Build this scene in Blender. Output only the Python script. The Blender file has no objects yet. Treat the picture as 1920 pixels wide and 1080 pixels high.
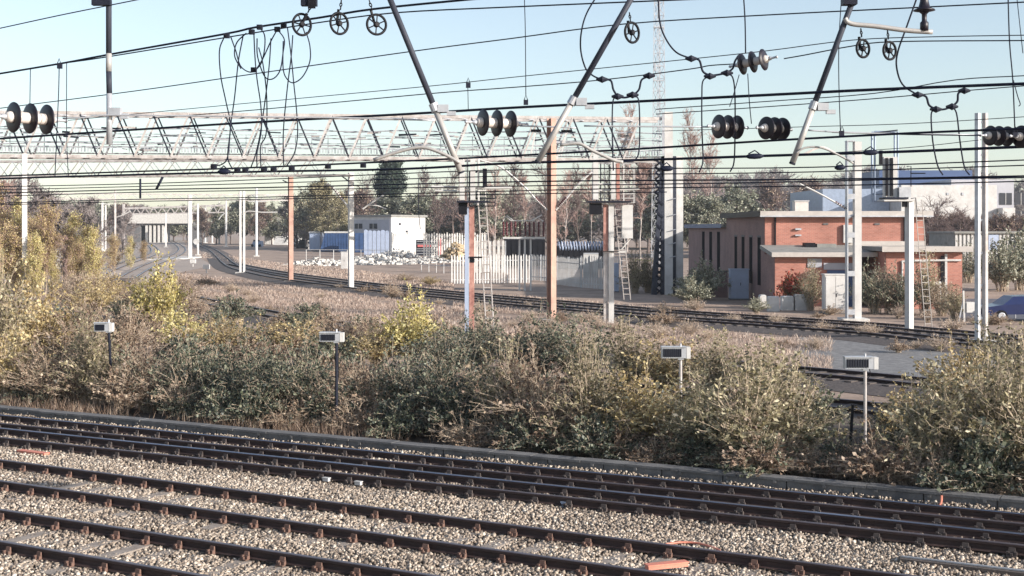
import bpy, math, random
import numpy as np
from mathutils import Vector
R = random.Random(7); HZD = .00020
C = bpy.context.scene.collection
F = 2437.0; H = 4.7; HY = 428.0           # focal length (px of the 1920 wide photo), eye height, horizon row
TH = math.radians(59.6); ST, CT = math.sin(TH), math.cos(TH)

def G(x, y, z=0.0):                       # photo position of a point standing on the ground -> world
    Y = F*(H-z)/(y-HY); return Vector(((x-960)*Y/F, Y, z))
def P(x, y, Y):
    return Vector(((x-960)*Y/F, Y, H-(y-HY)*Y/F))
def L(x, y, p):                           # on the upright plane parallel to the near tracks, p metres off
    Y = p/(ST+(x-960)/F*CT); return P(x, y, Y)

# ------------------------------------------------------------------ materials
def mat(name, col, rough=0.7, metal=0.0, var=0.25, scale=3.0, col2=None, bump=0.0, bscale=30.0, stretch=None, streak=0.0):
    m = bpy.data.materials.new(name); m.use_nodes = True
    nt = m.node_tree; N = nt.nodes; K = nt.links
    b = N['Principled BSDF']; b.inputs['Roughness'].default_value = rough; b.inputs['Metallic'].default_value = metal
    tc = N.new('ShaderNodeTexCoord'); mp = N.new('ShaderNodeMapping'); K.new(tc.outputs['Object'], mp.inputs[0])
    if stretch: mp.inputs['Scale'].default_value = stretch
    n = N.new('ShaderNodeTexNoise'); n.inputs['Scale'].default_value = scale; n.inputs['Detail'].default_value = 6
    n.inputs['Roughness'].default_value = 0.65
    K.new(mp.outputs[0], n.inputs['Vector'])
    r = N.new('ShaderNodeValToRGB'); r.color_ramp.elements[0].position = 0.32; r.color_ramp.elements[1].position = 0.68
    c2 = col2 if col2 else tuple(c*(1-var) for c in col)
    c1 = col if col2 else tuple(min(1, c*(1+var)) for c in col)
    r.color_ramp.elements[0].color = (*c2, 1); r.color_ramp.elements[1].color = (*c1, 1)
    K.new(n.outputs['Fac'], r.inputs[0]); K.new(r.outputs[0], b.inputs['Base Color'])
    if bump:
        n2 = N.new('ShaderNodeTexNoise'); n2.inputs['Scale'].default_value = bscale; n2.inputs['Detail'].default_value = 4
        K.new(tc.outputs['Object'], n2.inputs['Vector'])
        bp = N.new('ShaderNodeBump'); bp.inputs['Strength'].default_value = bump; bp.inputs['Distance'].default_value = 0.03
        K.new(n2.outputs['Fac'], bp.inputs['Height']); K.new(bp.outputs[0], b.inputs['Normal'])
    return m
def leafmat(name, cols, trans=0.3, rnd=0.15, rough=0.6):
    m = bpy.data.materials.new(name); m.use_nodes = True
    nt = m.node_tree; N = nt.nodes; K = nt.links; N.remove(N['Principled BSDF'])
    out = N['Material Output']
    at = N.new('ShaderNodeAttribute'); at.attribute_name = 'tone'
    oi = N.new('ShaderNodeObjectInfo')
    ma = N.new('ShaderNodeMath'); ma.operation = 'MULTIPLY_ADD'; K.new(oi.outputs['Random'], ma.inputs[0])
    ma.inputs[1].default_value = rnd*2; ma.inputs[2].default_value = -rnd
    ad = N.new('ShaderNodeMath'); ad.operation = 'ADD'; ad.use_clamp = True
    K.new(at.outputs['Fac'], ad.inputs[0]); K.new(ma.outputs[0], ad.inputs[1])
    r = N.new('ShaderNodeValToRGB'); e = r.color_ramp.elements
    while len(e) < len(cols): e.new(0.5)
    for i, c in enumerate(cols): e[i].position = i/(len(cols)-1); e[i].color = (*c, 1)
    K.new(ad.outputs[0], r.inputs[0])
    d = N.new('ShaderNodeBsdfDiffuse'); t = N.new('ShaderNodeBsdfTranslucent'); g = N.new('ShaderNodeBsdfGlossy')
    g.inputs['Roughness'].default_value = rough; g.inputs['Color'].default_value = (.9, .9, .9, 1)
    K.new(r.outputs[0], d.inputs[0]); K.new(r.outputs[0], t.inputs[0])
    mx = N.new('ShaderNodeMixShader'); mx.inputs[0].default_value = trans; K.new(d.outputs[0], mx.inputs[1]); K.new(t.outputs[0], mx.inputs[2])
    m2 = N.new('ShaderNodeMixShader'); m2.inputs[0].default_value = 0.06; K.new(mx.outputs[0], m2.inputs[1]); K.new(g.outputs[0], m2.inputs[2])
    K.new(m2.outputs[0], out.inputs[0])
    return m
def brickmat(name, a, b_, mortar):
    m = bpy.data.materials.new(name); m.use_nodes = True
    nt = m.node_tree; N = nt.nodes; K = nt.links; b = N['Principled BSDF']; b.inputs['Roughness'].default_value = .85
    tc = N.new('ShaderNodeTexCoord'); sp = N.new('ShaderNodeSeparateXYZ'); K.new(tc.outputs['Object'], sp.inputs[0])
    ad = N.new('ShaderNodeMath'); K.new(sp.outputs[0], ad.inputs[0]); K.new(sp.outputs[1], ad.inputs[1])
    cb = N.new('ShaderNodeCombineXYZ'); K.new(ad.outputs[0], cb.inputs[0]); K.new(sp.outputs[2], cb.inputs[1])
    br = N.new('ShaderNodeTexBrick'); K.new(cb.outputs[0], br.inputs['Vector'])
    br.inputs['Color1'].default_value = (*a, 1); br.inputs['Color2'].default_value = (*b_, 1); br.inputs['Mortar'].default_value = (*mortar, 1)
    br.inputs['Scale'].default_value = 1.0; br.inputs['Brick Width'].default_value = .225; br.inputs['Row Height'].default_value = .075
    br.inputs['Mortar Size'].default_value = .008
    n = N.new('ShaderNodeTexNoise'); n.inputs['Scale'].default_value = .8; n.inputs['Detail'].default_value = 5; K.new(tc.outputs['Object'], n.inputs['Vector'])
    mx = N.new('ShaderNodeMixRGB'); mx.blend_type = 'MULTIPLY'; mx.inputs[0].default_value = .6
    K.new(br.outputs[0], mx.inputs[1]); K.new(n.outputs['Fac'], mx.inputs[2]); K.new(mx.outputs[0], b.inputs['Base Color'])
    return m

M = {}
M['white'] = mat('white_paint', (.62,.61,.60), .55, 0, 0, 1.1, (.46,.44,.42), bump=.1)
M['whited'] = mat('weathered_white_paint', (.56,.53,.52), .6, 0, 0, 1.6, (.30,.26,.24), bump=.15)
M['galv'] = mat('galvanised_steel', (.46,.47,.5), .45, .35, .2, 2.5)
M['bluegrey'] = mat('blue_grey_steel_and_shade', (.30,.36,.47), .45, .3, .15, 2)
M['orange'] = mat('faded_orange_paint', (.50,.32,.25), .7, 0, 0, 1.2, (.32,.18,.14))
M['rust'] = mat('flaking_red_rust_paint', (.50,.27,.22), .75, 0, 0, 3.0, (.26,.11,.09))
M['dark'] = mat('dark_steel', (.018,.02,.032), .5, .2, .3, 4)
M['tube'] = mat('weathered_tube_and_shaded_legs', (.06,.065,.085), .5, .4, 0, 1.3, (.03,.033,.048))
M['wire'] = mat('wire_copper_dark', (.012,.015,.03), .5, .3, .2, 2)
M['black'] = mat('black_paint', (.012,.012,.016), .5, 0, .2, 3)
M['disc'] = mat('brown_glazed_porcelain', (.010,.007,.014), .45, 0, .25, 6)
M['disc2'] = mat('red_glazed_porcelain', (.09,.02,.024), .25, 0, .2, 6)
M['cream'] = mat('cream_porcelain', (.62,.56,.52), .35, 0, .1, 5)
M['tubel'] = mat('pale_and_lit_tube', (.46,.44,.42), .5, .1, 0, 1.6, (.26,.25,.25))
M['rail'] = mat('rail_side_rust', (.040,.022,.020), .75, 0, .35, 3, bump=.2)
M['railtop'] = mat('rail_running_surface', (.30,.33,.42), .28, .9, .1, 4)
M['railtopd'] = mat('rail_dull_surface', (.17,.14,.15), .4, .7, .2, 4)
M['chair'] = mat('rusty_chair', (.21,.115,.085), .8, 0, 0, 7, (.07,.045,.038))
M['chaird'] = mat('dark_chair', (.09,.07,.065), .8, 0, 0, 7, (.04,.032,.03))
M['sleeper'] = mat('weathered_concrete_sleeper', (.34,.29,.25), .9, 0, 0, 5, (.20,.165,.14), bump=.4)
M['timber'] = mat('oily_timber_sleeper', (.10,.08,.07), .85, 0, .3, 5, bump=.4, stretch=(1,6,1))
M['conc'] = mat('stained_concrete', (.17,.165,.165), .9, 0, 0, 2.2, (.085,.085,.09), bump=.4)
M['concl'] = mat('pale_concrete', (.55,.53,.50), .9, 0, .2, 2.2, bump=.3)
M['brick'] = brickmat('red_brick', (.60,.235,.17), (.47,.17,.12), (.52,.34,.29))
M['brickd'] = brickmat('brown_and_shaded_brick', (.34,.20,.18), (.28,.16,.15), (.34,.26,.25))
M['roof'] = mat('grey_felt_roof', (.24,.235,.22), .9, 0, .2, 1.5)
M['fascia'] = mat('pale_roof_fascia', (.45,.41,.38), .7, 0, .12, 2)
M['blue'] = mat('blue_container_paint', (.035,.075,.18), .5, 0, .25, 1)
M['bluefascia'] = mat('blue_fascia', (.05,.09,.20), .5, 0, .1, 1)
M['glass'] = mat('dark_window_glass', (.012,.014,.024), .55, 0, .2, 1)
M['greyclad'] = mat('grey_cladding_and_shade', (.38,.38,.42), .6, 0, .08, 1)
M['greycab'] = mat('grey_cabinet', (.36,.42,.55), .5, 0, .1, 2)
M['yellow'] = mat('yellow_rail_paint', (.62,.52,.14), .6, 0, .15, 3)
M['ply'] = mat('yellow_stone_pile', (.44,.34,.22), .8, 0, .35, 4)
M['pink'] = mat('faded_orange_plastic', (.62,.22,.15), .6, 0, .15, 6)
M['redpaint'] = mat('pale_red_paint', (.55,.14,.14), .6, 0, .15, 3)
M['stem'] = mat('dry_stem', (.46,.37,.28), .85, 0, .35, 3)
M['bark'] = mat('brown_bark', (.13,.10,.09), .9, 0, .35, 3)
M['birch'] = mat('pale_birch_bark', (.50,.45,.42), .85, 0, 0, 3, (.16,.13,.12))
M['twig'] = mat('bare_twigs', (.15,.105,.10), .9, 0, .3, 1)
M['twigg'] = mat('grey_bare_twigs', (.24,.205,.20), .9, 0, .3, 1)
M['twigp'] = mat('pinkish_bare_twigs', (.36,.25,.22), .9, 0, .3, 1)
M['winblack'] = mat('painted_window_dark', (.008,.008,.012), 1.0, 0, .2, 1); M['winblack'].node_tree.nodes['Principled BSDF'].inputs['Specular IOR Level'].default_value = .05  # flat black panes; the dark of recessed windows is painted on
M['car'] = mat('dark_blue_car_paint', (.02,.03,.10), .2, .3, .1, 1)
M['l_gold'] = leafmat('golden_leaves', [(.14,.09,.04),(.34,.24,.10),(.56,.44,.20),(.72,.62,.36)])
M['l_olive'] = leafmat('olive_leaves', [(.05,.045,.03),(.155,.135,.07),(.36,.31,.17),(.64,.57,.38)])
M['l_green'] = leafmat('dark_green_and_shaded_leaves', [(.02,.03,.025),(.05,.065,.045),(.12,.14,.08),(.38,.38,.26)])  # dark leaf tones also carry the shade of the thicket
M['l_brown'] = leafmat('brown_leaves', [(.07,.04,.03),(.20,.125,.085),(.36,.25,.17),(.60,.48,.36)])
M['l_yellow'] = leafmat('yellow_leaves', [(.20,.15,.04),(.46,.38,.12),(.66,.58,.24),(.80,.74,.42)])
M['l_red'] = leafmat('scarlet_leaves', [(.10,.05,.02),(.10,.12,.03),(.5,.06,.04),(.62,.10,.06)])
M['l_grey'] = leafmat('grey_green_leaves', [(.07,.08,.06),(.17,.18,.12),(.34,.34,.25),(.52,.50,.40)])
M['l_grass'] = leafmat('dry_grass', [(.22,.15,.12),(.40,.29,.235),(.54,.42,.34),(.70,.60,.50)])
M['l_ivy'] = leafmat('evergreen_leaves', [(.012,.025,.018),(.025,.05,.03),(.05,.085,.045),(.09,.13,.08)])
M['stone'] = leafmat('ballast_stone', [(.085,.06,.045),(.24,.185,.14),(.39,.315,.245),(.66,.57,.47)], trans=0, rough=.8)

for k_ in ('black','wire','dark','tube'): M[k_].node_tree.nodes['Principled BSDF'].inputs['Specular IOR Level'].default_value = .12; M[k_].node_tree.nodes['Principled BSDF'].inputs['Metallic'].default_value = 0
# ------------------------------------------------------------------ mesh builder
ORG = {}
class MB:
    def __init__(s): s.v = []; s.f = []; s.mi = []; s.m = 0
    def add(s, vs, fs):
        o = len(s.v); s.v += [tuple(v) for v in vs]
        for f in fs: s.f.append(tuple(i+o for i in f)); s.mi.append(s.m)
        return s
    def hexa(s, c):                      # 8 corners: bottom 4 ccw, top 4 ccw
        return s.add(c, [(3,2,1,0),(4,5,6,7),(0,1,5,4),(1,2,6,5),(2,3,7,6),(3,0,4,7)])
    def box(s, x0, x1, y0, y1, z0, z1):
        return s.hexa([(x0,y0,z0),(x1,y0,z0),(x1,y1,z0),(x0,y1,z0),(x0,y0,z1),(x1,y0,z1),(x1,y1,z1),(x0,y1,z1)])
    def obox(s, c, u, w, lx, ly, z0, z1):   # oriented footprint: centre c, axes u (half lx) and w (half ly)
        c = Vector((c[0], c[1], 0)); u = Vector((u[0],u[1],0)); w = Vector((w[0],w[1],0)); q = []
        for z in (z0, z1):
            for a, b in ((-1,-1),(1,-1),(1,1),(-1,1)): q.append(c+u*lx*a+w*ly*b+Vector((0,0,z)))
        return s.hexa(q)
    def beam(s, a, b, wx, wy=None, up=Vector((0,0,1))):   # rectangular bar a->b
        wy = wy or wx; a = Vector(a); b = Vector(b); d = (b-a).normalized()
        if abs(d.dot(up)) > .95: up = Vector((0,1,0))
        x = d.cross(up).normalized(); y = x.cross(d).normalized(); x *= wx/2; y *= wy/2
        return s.hexa([a-x-y, a+x-y, a+x+y, a-x+y, b-x-y, b+x-y, b+x+y, b-x+y])
    def tube(s, pts, r, n=6, cap=True):
        pts = [Vector(p) for p in pts]; rs = r if isinstance(r, (list, tuple)) else [r]*len(pts); o = len(s.v); ref = None
        for i, p in enumerate(pts):
            d = (pts[min(i+1, len(pts)-1)]-pts[max(i-1, 0)]).normalized()
            if ref is None:
                up = Vector((0,0,1)) if abs(d.z) < .9 else Vector((1,0,0)); x = d.cross(up).normalized()
            else:
                x = (ref-d*ref.dot(d)).normalized()
            ref = x; y = d.cross(x)
            for k in range(n):
                a = 2*math.pi*k/n; s.v.append(tuple(p+x*math.cos(a)*rs[i]+y*math.sin(a)*rs[i]))
        for i in range(len(pts)-1):
            for k in range(n):
                k2 = (k+1) % n; s.f.append((o+i*n+k, o+i*n+k2, o+(i+1)*n+k2, o+(i+1)*n+k)); s.mi.append(s.m)
        if cap and n > 2:
            s.f.append(tuple(o+k for k in range(n))[::-1]); s.mi.append(s.m)
            s.f.append(tuple(o+(len(pts)-1)*n+k for k in range(n))); s.mi.append(s.m)
        return s
    def lathe(s, p, d, prof, n=20):
        p = Vector(p); d = Vector(d).normalized(); up = Vector((0,0,1)) if abs(d.z) < .9 else Vector((1,0,0))
        x = d.cross(up).normalized(); y = d.cross(x); o = len(s.v)
        for t, r in prof:
            for k in range(n):
                a = 2*math.pi*k/n; s.v.append(tuple(p+d*t+x*math.cos(a)*r+y*math.sin(a)*r))
        for i in range(len(prof)-1):
            for k in range(n):
                k2 = (k+1) % n; s.f.append((o+i*n+k, o+i*n+k2, o+(i+1)*n+k2, o+(i+1)*n+k)); s.mi.append(s.m)
        s.f.append(tuple(o+k for k in range(n))[::-1]); s.mi.append(s.m)
        s.f.append(tuple(o+(len(prof)-1)*n+k for k in range(n))); s.mi.append(s.m)
        return s
    def build(s, name, mats, parent=None, smooth=False):
        me = bpy.data.meshes.new(name)
        v = np.array(s.v, dtype=float)
        if parent is not None: org = ORG[parent]
        else:
            org = np.array([(v[:,0].min()+v[:,0].max())/2, (v[:,1].min()+v[:,1].max())/2, v[:,2].min()])
        me.from_pydata([tuple(q) for q in (v-org)], [], s.f)
        if not isinstance(mats, (list, tuple)): mats = [mats]
        for m in mats: me.materials.append(m)
        if len(mats) > 1: me.polygons.foreach_set('material_index', s.mi)
        if smooth: me.polygons.foreach_set('use_smooth', [True]*len(me.polygons))
        me.update()
        o = bpy.data.objects.new(name, me); C.objects.link(o)
        if parent is not None: o.parent = parent
        else: o.location = org
        ORG[o] = org
        return o
def tag(o, label, cat, group=None):
    o['label'] = label; o['category'] = cat
    if group: o['group'] = group
    return o
def thing(name, label, cat, loc, group=None):
    o = bpy.data.objects.new(name, None); C.objects.link(o); o.location = loc; o.empty_display_size = .2
    ORG[o] = np.array(loc, dtype=float); return tag(o, label, cat, group)
def npmesh(name, v, f, mats, tone=None, parent=None, kind=None, org=(0,0,0)):   # v (n,3), f (m,k)
    me = bpy.data.meshes.new(name); k = f.shape[1]
    me.vertices.add(len(v)); me.vertices.foreach_set('co', v.astype(np.float32).ravel())
    me.loops.add(f.size); me.loops.foreach_set('vertex_index', f.astype(np.int32).ravel())
    me.polygons.add(len(f)); me.polygons.foreach_set('loop_start', np.arange(0, f.size, k, dtype=np.int32))
    me.update(calc_edges=True)
    if tone is not None:
        a = me.attributes.new('tone', 'FLOAT', 'POINT'); a.data.foreach_set('value', tone.astype(np.float32))
    me.materials.append(mats)
    o = bpy.data.objects.new(name, me); C.objects.link(o)
    if parent is not None: o.parent = parent
    if kind: o['kind'] = kind
    ORG[o] = np.array(org, float)
    return o
def smooth(pts, k=6):                       # Catmull-Rom through points
    pts = [Vector(p) for p in pts]
    if len(pts) < 3: return pts
    q = [pts[0]*2-pts[1]]+pts+[pts[-1]*2-pts[-2]]; out = []
    for i in range(1, len(q)-2):
        for j in range(k):
            t = j/k; a, b, c, d = q[i-1], q[i], q[i+1], q[i+2]
            out.append(.5*((2*b)+(c-a)*t+(2*a-5*b+4*c-d)*t*t+(3*b-a-3*c+d)*t**3))
    out.append(q[-2]); return out

# ------------------------------------------------------------------ camera, light
cam = bpy.data.cameras.new('camera'); co = bpy.data.objects.new('camera', cam); C.objects.link(co)
co.location = (0, 0, H); co.rotation_euler = (math.radians(90), 0, 0)
cam.sensor_width = 36; cam.lens = F/1920*36; cam.shift_y = -(540-HY)/1920; cam.clip_end = 8000; cam.clip_start = .1
bpy.context.scene.camera = co
AZ, EL = 120.0, 19.0                        # sun bearing clockwise from the view, elevation
sl = bpy.data.lights.new('sun', 'SUN'); sl.energy = 5.0; sl.angle = math.radians(.5); sl.color = (1, .93, .84)
so = bpy.data.objects.new('sun', sl); C.objects.link(so)
sd = Vector((math.sin(math.radians(AZ))*math.cos(math.radians(EL)), math.cos(math.radians(AZ))*math.cos(math.radians(EL)), math.sin(math.radians(EL))))
so.rotation_euler = sd.to_track_quat('Z', 'Y').to_euler(); so.location = (30, -30, 30)
w = bpy.data.worlds.new('World'); bpy.context.scene.world = w; w.use_nodes = True
sky = w.node_tree.nodes.new('ShaderNodeTexSky'); sky.sky_type = 'NISHITA'; sky.sun_disc = False
sky.sun_elevation = math.radians(EL); sky.sun_rotation = math.radians(AZ); sky.altitude = 0
sky.air_density = 1.0; sky.dust_density = .7; sky.ozone_density = 1.8
hs = w.node_tree.nodes.new('ShaderNodeHueSaturation'); hs.inputs['Saturation'].default_value = .74; hs.inputs['Value'].default_value = .92
w.node_tree.links.new(sky.outputs[0], hs.inputs['Color']); w.node_tree.links.new(hs.outputs[0], w.node_tree.nodes['Background'].inputs[0])
w.node_tree.nodes['Background'].inputs[1].default_value = .138
vs = bpy.context.scene.view_settings; vs.view_transform = 'Standard'; vs.look = 'None'; vs.exposure = .66; vs.gamma = 1

# ------------------------------------------------------------------ ground sheets
def sheet(name, poly, z, m):
    mb = MB(); mb.add([(x, y, z) for x, y in poly], [tuple(range(len(poly)))]); o = mb.build(name, m); o['kind'] = 'structure'; return o
M['ground'] = mat('scrub_ground', (.42,.31,.24), .95, 0, 0, .35, (.22,.155,.12), bump=.6, bscale=6)
M['ballastm'] = mat('ballast_ground', (.30,.25,.21), .95, 0, 0, 22, (.07,.055,.045), bump=1, bscale=35)
M['darkb'] = mat('oily_ballast', (.13,.105,.095), .95, 0, 0, 6, (.06,.05,.048), bump=.6, bscale=12)
M['pathm'] = mat('grey_gravel', (.42,.35,.30), .95, 0, 0, 3, (.26,.21,.18), bump=.4, bscale=10)
M['soil'] = mat('dark_leaf_litter', (.13,.10,.075), .95, 0, 0, 5, (.055,.045,.04), bump=.8, bscale=14)
M['tarmac'] = mat('car_park_tarmac', (.10,.10,.12), .9, 0, .2, 3)
sheet('ground', [(-2500,5),(2500,5),(2500,4000),(-2500,4000)], -.30, M['ground'])
def pt(px, p): Y = p/(ST+(px-960)/F*CT); return Vector(((px-960)*Y/F, Y, 0))
def line_p(pl, pr, ext=16):                 # ground line crossing the left/right photo edge at distances pl, pr
    a, b = pt(0, pl), pt(1920, pr); d = (b-a).normalized(); return a-d*ext, b+d*ext*.8
a0, b0 = line_p(8, 8.6); a1, b1 = line_p(22.2, 23.4)
sheet('ballast', [(a0.x,a0.y),(b0.x,b0.y),(b1.x,b1.y),(a1.x,a1.y)], -.215, M['ballastm'])
a2, b2 = line_p(33, 33)
sheet('embankment', [(a1.x,a1.y),(b1.x,b1.y),(b2.x,b2.y),(a2.x,a2.y)], -.12, M['soil'])

# ------------------------------------------------------------------ tracks
PROF = [(-.035,-.01),(-.03,0),(.03,0),(.035,-.01),(.035,-.045),(.01,-.06),(.01,-.125),(.04,-.135),(.07,-.148),(-.07,-.148),(-.04,-.135),(-.01,-.125),(-.01,-.06),(-.035,-.045)]
def offs(pts, d):
    out = []
    for i, p in enumerate(pts):
        t = (pts[min(i+1, len(pts)-1)]-pts[max(i-1, 0)]); t.z = 0; t.normalize(); out.append(p+Vector((t.y, -t.x, 0))*d)
    return out
def rail(parent, pts, topm, far=False, sc=1.0):
    mb = MB(); n = len(PROF); o = 0
    for i, p in enumerate(pts):
        t = (pts[min(i+1, len(pts)-1)]-pts[max(i-1, 0)]); t.z = 0; t.normalize(); x = Vector((t.y, -t.x, 0))
        for a, b in PROF: mb.v.append(tuple(p+x*a*sc+Vector((0,0,b))))
    for i in range(len(pts)-1):
        for k in range(n):
            k2 = (k+1) % n; mb.f.append((i*n+k, i*n+k2, (i+1)*n+k2, (i+1)*n+k)); mb.mi.append(1 if k in (0,1,2) else 0)
    return mb.build('rail', [M['rail'], topm], parent)
def mesh_of(mb, m):
    me = bpy.data.meshes.new('part'); me.from_pydata(mb.v, [], mb.f); me.materials.append(m); return me
# one sleeper (long axis = local x) and one chair, shared by every copy
sm = MB(); sm.box(-1.28, 1.28, -.125, .125, -.28, -.168); SLEEP = mesh_of(sm, M['sleeper'])
sm = MB(); sm.box(-1.45, 1.45, -.13, .13, -.28, -.165); SLEEPT = mesh_of(sm, M['timber'])
cm = MB(); cm.box(-.17,.17,-.07,.07,-.166,-.152)
for sgn in (-1, 1):
    cm.hexa([(sgn*.075-.018,-.06,-.153),(sgn*.075+.018,-.06,-.153),(sgn*.075+.018,.06,-.153),(sgn*.075-.018,.06,-.153),
             (sgn*.062-.012,-.045,-.05),(sgn*.062+.012,-.045,-.05),(sgn*.062+.012,.045,-.05),(sgn*.062-.012,.045,-.05)])
    cm.box(sgn*.105-.03, sgn*.105+.03, -.075, -.035, -.155, -.10); cm.box(sgn*.105-.03, sgn*.105+.03, .035, .075, -.155, -.10)
    cm.box(sgn*.15-.018, sgn*.15+.018, -.018, .018, -.155, -.115)
CHAIR = mesh_of(cm, M['chair']); CHAIRD = mesh_of(cm, M['chaird'])
RAILS = []
def track(label, pl, pr, topm, sleep=True, timber=False, spacing=.66, chairs=True, smin=-2, smax=60):
    a, b = line_p(pl, pr); n = max(2, int((b-a).length/2)); pts = [a+(b-a)*(i/n) for i in range(n+1)]
    t = thing('railway_track', label, 'railway track', a, 'tracks in the foreground'); d = (b-a).normalized(); nrm = Vector((d.y, -d.x, 0))
    ang = math.atan2(nrm.y, nrm.x)
    for s in (-1, 1):
        rail(t, offs(pts, s*.7525), topm); RAILS.append((a+nrm*s*.7525, d))
    k = 0; s = 0
    while s < (b-a).length:
        c = a+d*s; px = 960+F*c.x/c.y
        if -160 < px < 2080 and 428+F*4.7/c.y < 1200:
            z = R.uniform(-.008, 0)
            if sleep:
                so_ = bpy.data.objects.new('sleeper', SLEEPT if timber else SLEEP); C.objects.link(so_); so_.parent = t
                so_.location = c-a+Vector((0,0,z)); so_.rotation_euler = (0,0,ang+R.uniform(-.01,.01))
                for sg in (-1, 1):
                    c_ = bpy.data.objects.new('rail_chair', CHAIRD if timber else CHAIR); C.objects.link(c_); c_.parent = so_; c_.location = (sg*.7525,0,-z); c_.scale = (R.uniform(.8,1.05), R.uniform(.8,1.1), R.uniform(.96,1)); c_.rotation_euler = (0,0,R.uniform(-.06,.06))
            elif chairs:
                for sg in (-1, 1):
                    c_ = bpy.data.objects.new('rail_chair', CHAIRD); C.objects.link(c_); c_.parent = t
                    c_.location = c-a+nrm*sg*.7525; c_.rotation_euler = (0,0,ang)
        s += spacing
    return t
track('farthest foreground track with a bright blue sheen on its rails, next to the concrete kerb', 21.04, 22.0, M['railtop'], True, True)
track('dark track laid interlaced just in front of the shiny blue railed one', 20.12, 21.25, M['railtopd'], False)
track('brown railed track with rusty orange chairs, second from the bottom of the picture', 16.80, 17.2, M['railtopd'])
track('nearest track cutting across the bottom left corner', 13.70, 14.1, M['railtopd'])

# ------------------------------------------------------------------ ballast stones
rng = np.random.default_rng(3)
def stones(n, name, cond, size, zf):
    X = rng.uniform(-17, 12, n*6); Y = rng.uniform(16.5, 37, n*6)
    px = 960+F*X/Y; k = (px > -60)&(px < 1980)&(428+F*4.7/Y < 1110); X, Y = X[k], Y[k]
    # offset along the kerb line
    d = (b1-a1).normalized(); q = (X-a1.x)*d.y-(Y-a1.y)*d.x        # >0 towards the camera side
    k = cond(q); X, Y, q = X[k][:n], Y[k][:n], q[k][:n]
    keep = np.ones(len(X), bool); near = np.full(len(X), 9.)
    for o, dd in RAILS:
        q2 = np.abs((X-o.x)*dd.y-(Y-o.y)*dd.x); near = np.minimum(near, q2)
    keep = near > .075; X, Y, q, near = X[keep], Y[keep], q[keep], near[keep]
    m = len(X); s = rng.uniform(*size, m)
    base = np.array([(-1,-1,-1),(1,-1,-1),(1,1,-1),(-1,1,-1),(-1,-1,1),(1,-1,1),(1,1,1),(-1,1,1)], float)*.5
    V = base[None]*rng.uniform(.55, 1.15, (m, 8, 3))*rng.uniform(.6, 1.1, (m, 1, 3))
    q4 = rng.normal(size=(m, 4)); q4 /= np.linalg.norm(q4, axis=1)[:, None]; a, b, c, e = q4.T
    Rm = np.stack([1-2*(c*c+e*e), 2*(b*c-a*e), 2*(b*e+a*c), 2*(b*c+a*e), 1-2*(b*b+e*e), 2*(c*e-a*b), 2*(b*e-a*c), 2*(c*e+a*b), 1-2*(b*b+c*c)], 1).reshape(m, 3, 3)
    V = np.einsum('mij,mkj->mki', Rm, V)*s[:, None, None]
    z = zf(X, Y, q)+rng.uniform(-.02, .015, m)
    V += np.stack([X, Y, z], 1)[:, None, :]
    fb = np.array([(3,2,1,0),(4,5,6,7),(0,1,5,4),(1,2,6,5),(2,3,7,6),(3,0,4,7)])
    Fc = (fb[None]+np.arange(m)[:, None, None]*8).reshape(-1, 4)
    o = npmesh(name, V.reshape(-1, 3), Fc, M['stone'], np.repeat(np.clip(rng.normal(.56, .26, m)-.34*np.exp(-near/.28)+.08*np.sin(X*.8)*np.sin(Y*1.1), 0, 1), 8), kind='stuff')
    tag(o, 'pale angular ballast stones covering the ground between the near tracks', 'ballast')
    return o
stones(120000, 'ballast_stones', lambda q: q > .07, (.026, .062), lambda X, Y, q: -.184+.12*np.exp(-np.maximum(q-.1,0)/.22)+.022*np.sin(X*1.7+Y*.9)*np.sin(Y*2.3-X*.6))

# ------------------------------------------------------------------ low concrete kerb wall beyond the tracks
wall = thing('low_retaining_wall', 'long low dark concrete kerb wall running beyond the shiny rails', 'low wall', a1)
dw = (b1-a1).normalized(); nw = Vector((dw.y, -dw.x, 0))
mb = MB(); s = 0; LW = (b1-a1).length
while s < LW:
    l = 1.22; c = a1+dw*(s+l/2)
    mb.obox((c.x, c.y), dw, nw, l/2-.012, .05, -.3, .05+R.uniform(-.004,.004))
    s += l
mb.build('wall_blocks', M['conc'], wall)
s = 0
while s < LW:
    l = R.choice([.95, 1.1, 1.3]); mb = MB(); c = a1+dw*(s+l/2)-nw*.09
    z0 = .054+R.uniform(-.004,.006); j = R.uniform(-.015,.015)
    mb.obox((c.x+nw.x*j, c.y+nw.y*j), dw, nw, l/2-.008, .17, z0, z0+.045)
    px = 960+F*c.x/c.y
    if -100 < px < 2020: mb.build('coping_slab', M['conc'], wall)
    s += l
s = .5
while s < LW:
    c = a1+dw*s+nw*.065; mb = MB(); mb.obox((c.x, c.y), dw, nw, .03, .02, .0, .048)
    px = 960+F*c.x/c.y
    if -50 < px < 1970: mb.build('bracket', M['conc'], wall)
    s += .92

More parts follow.
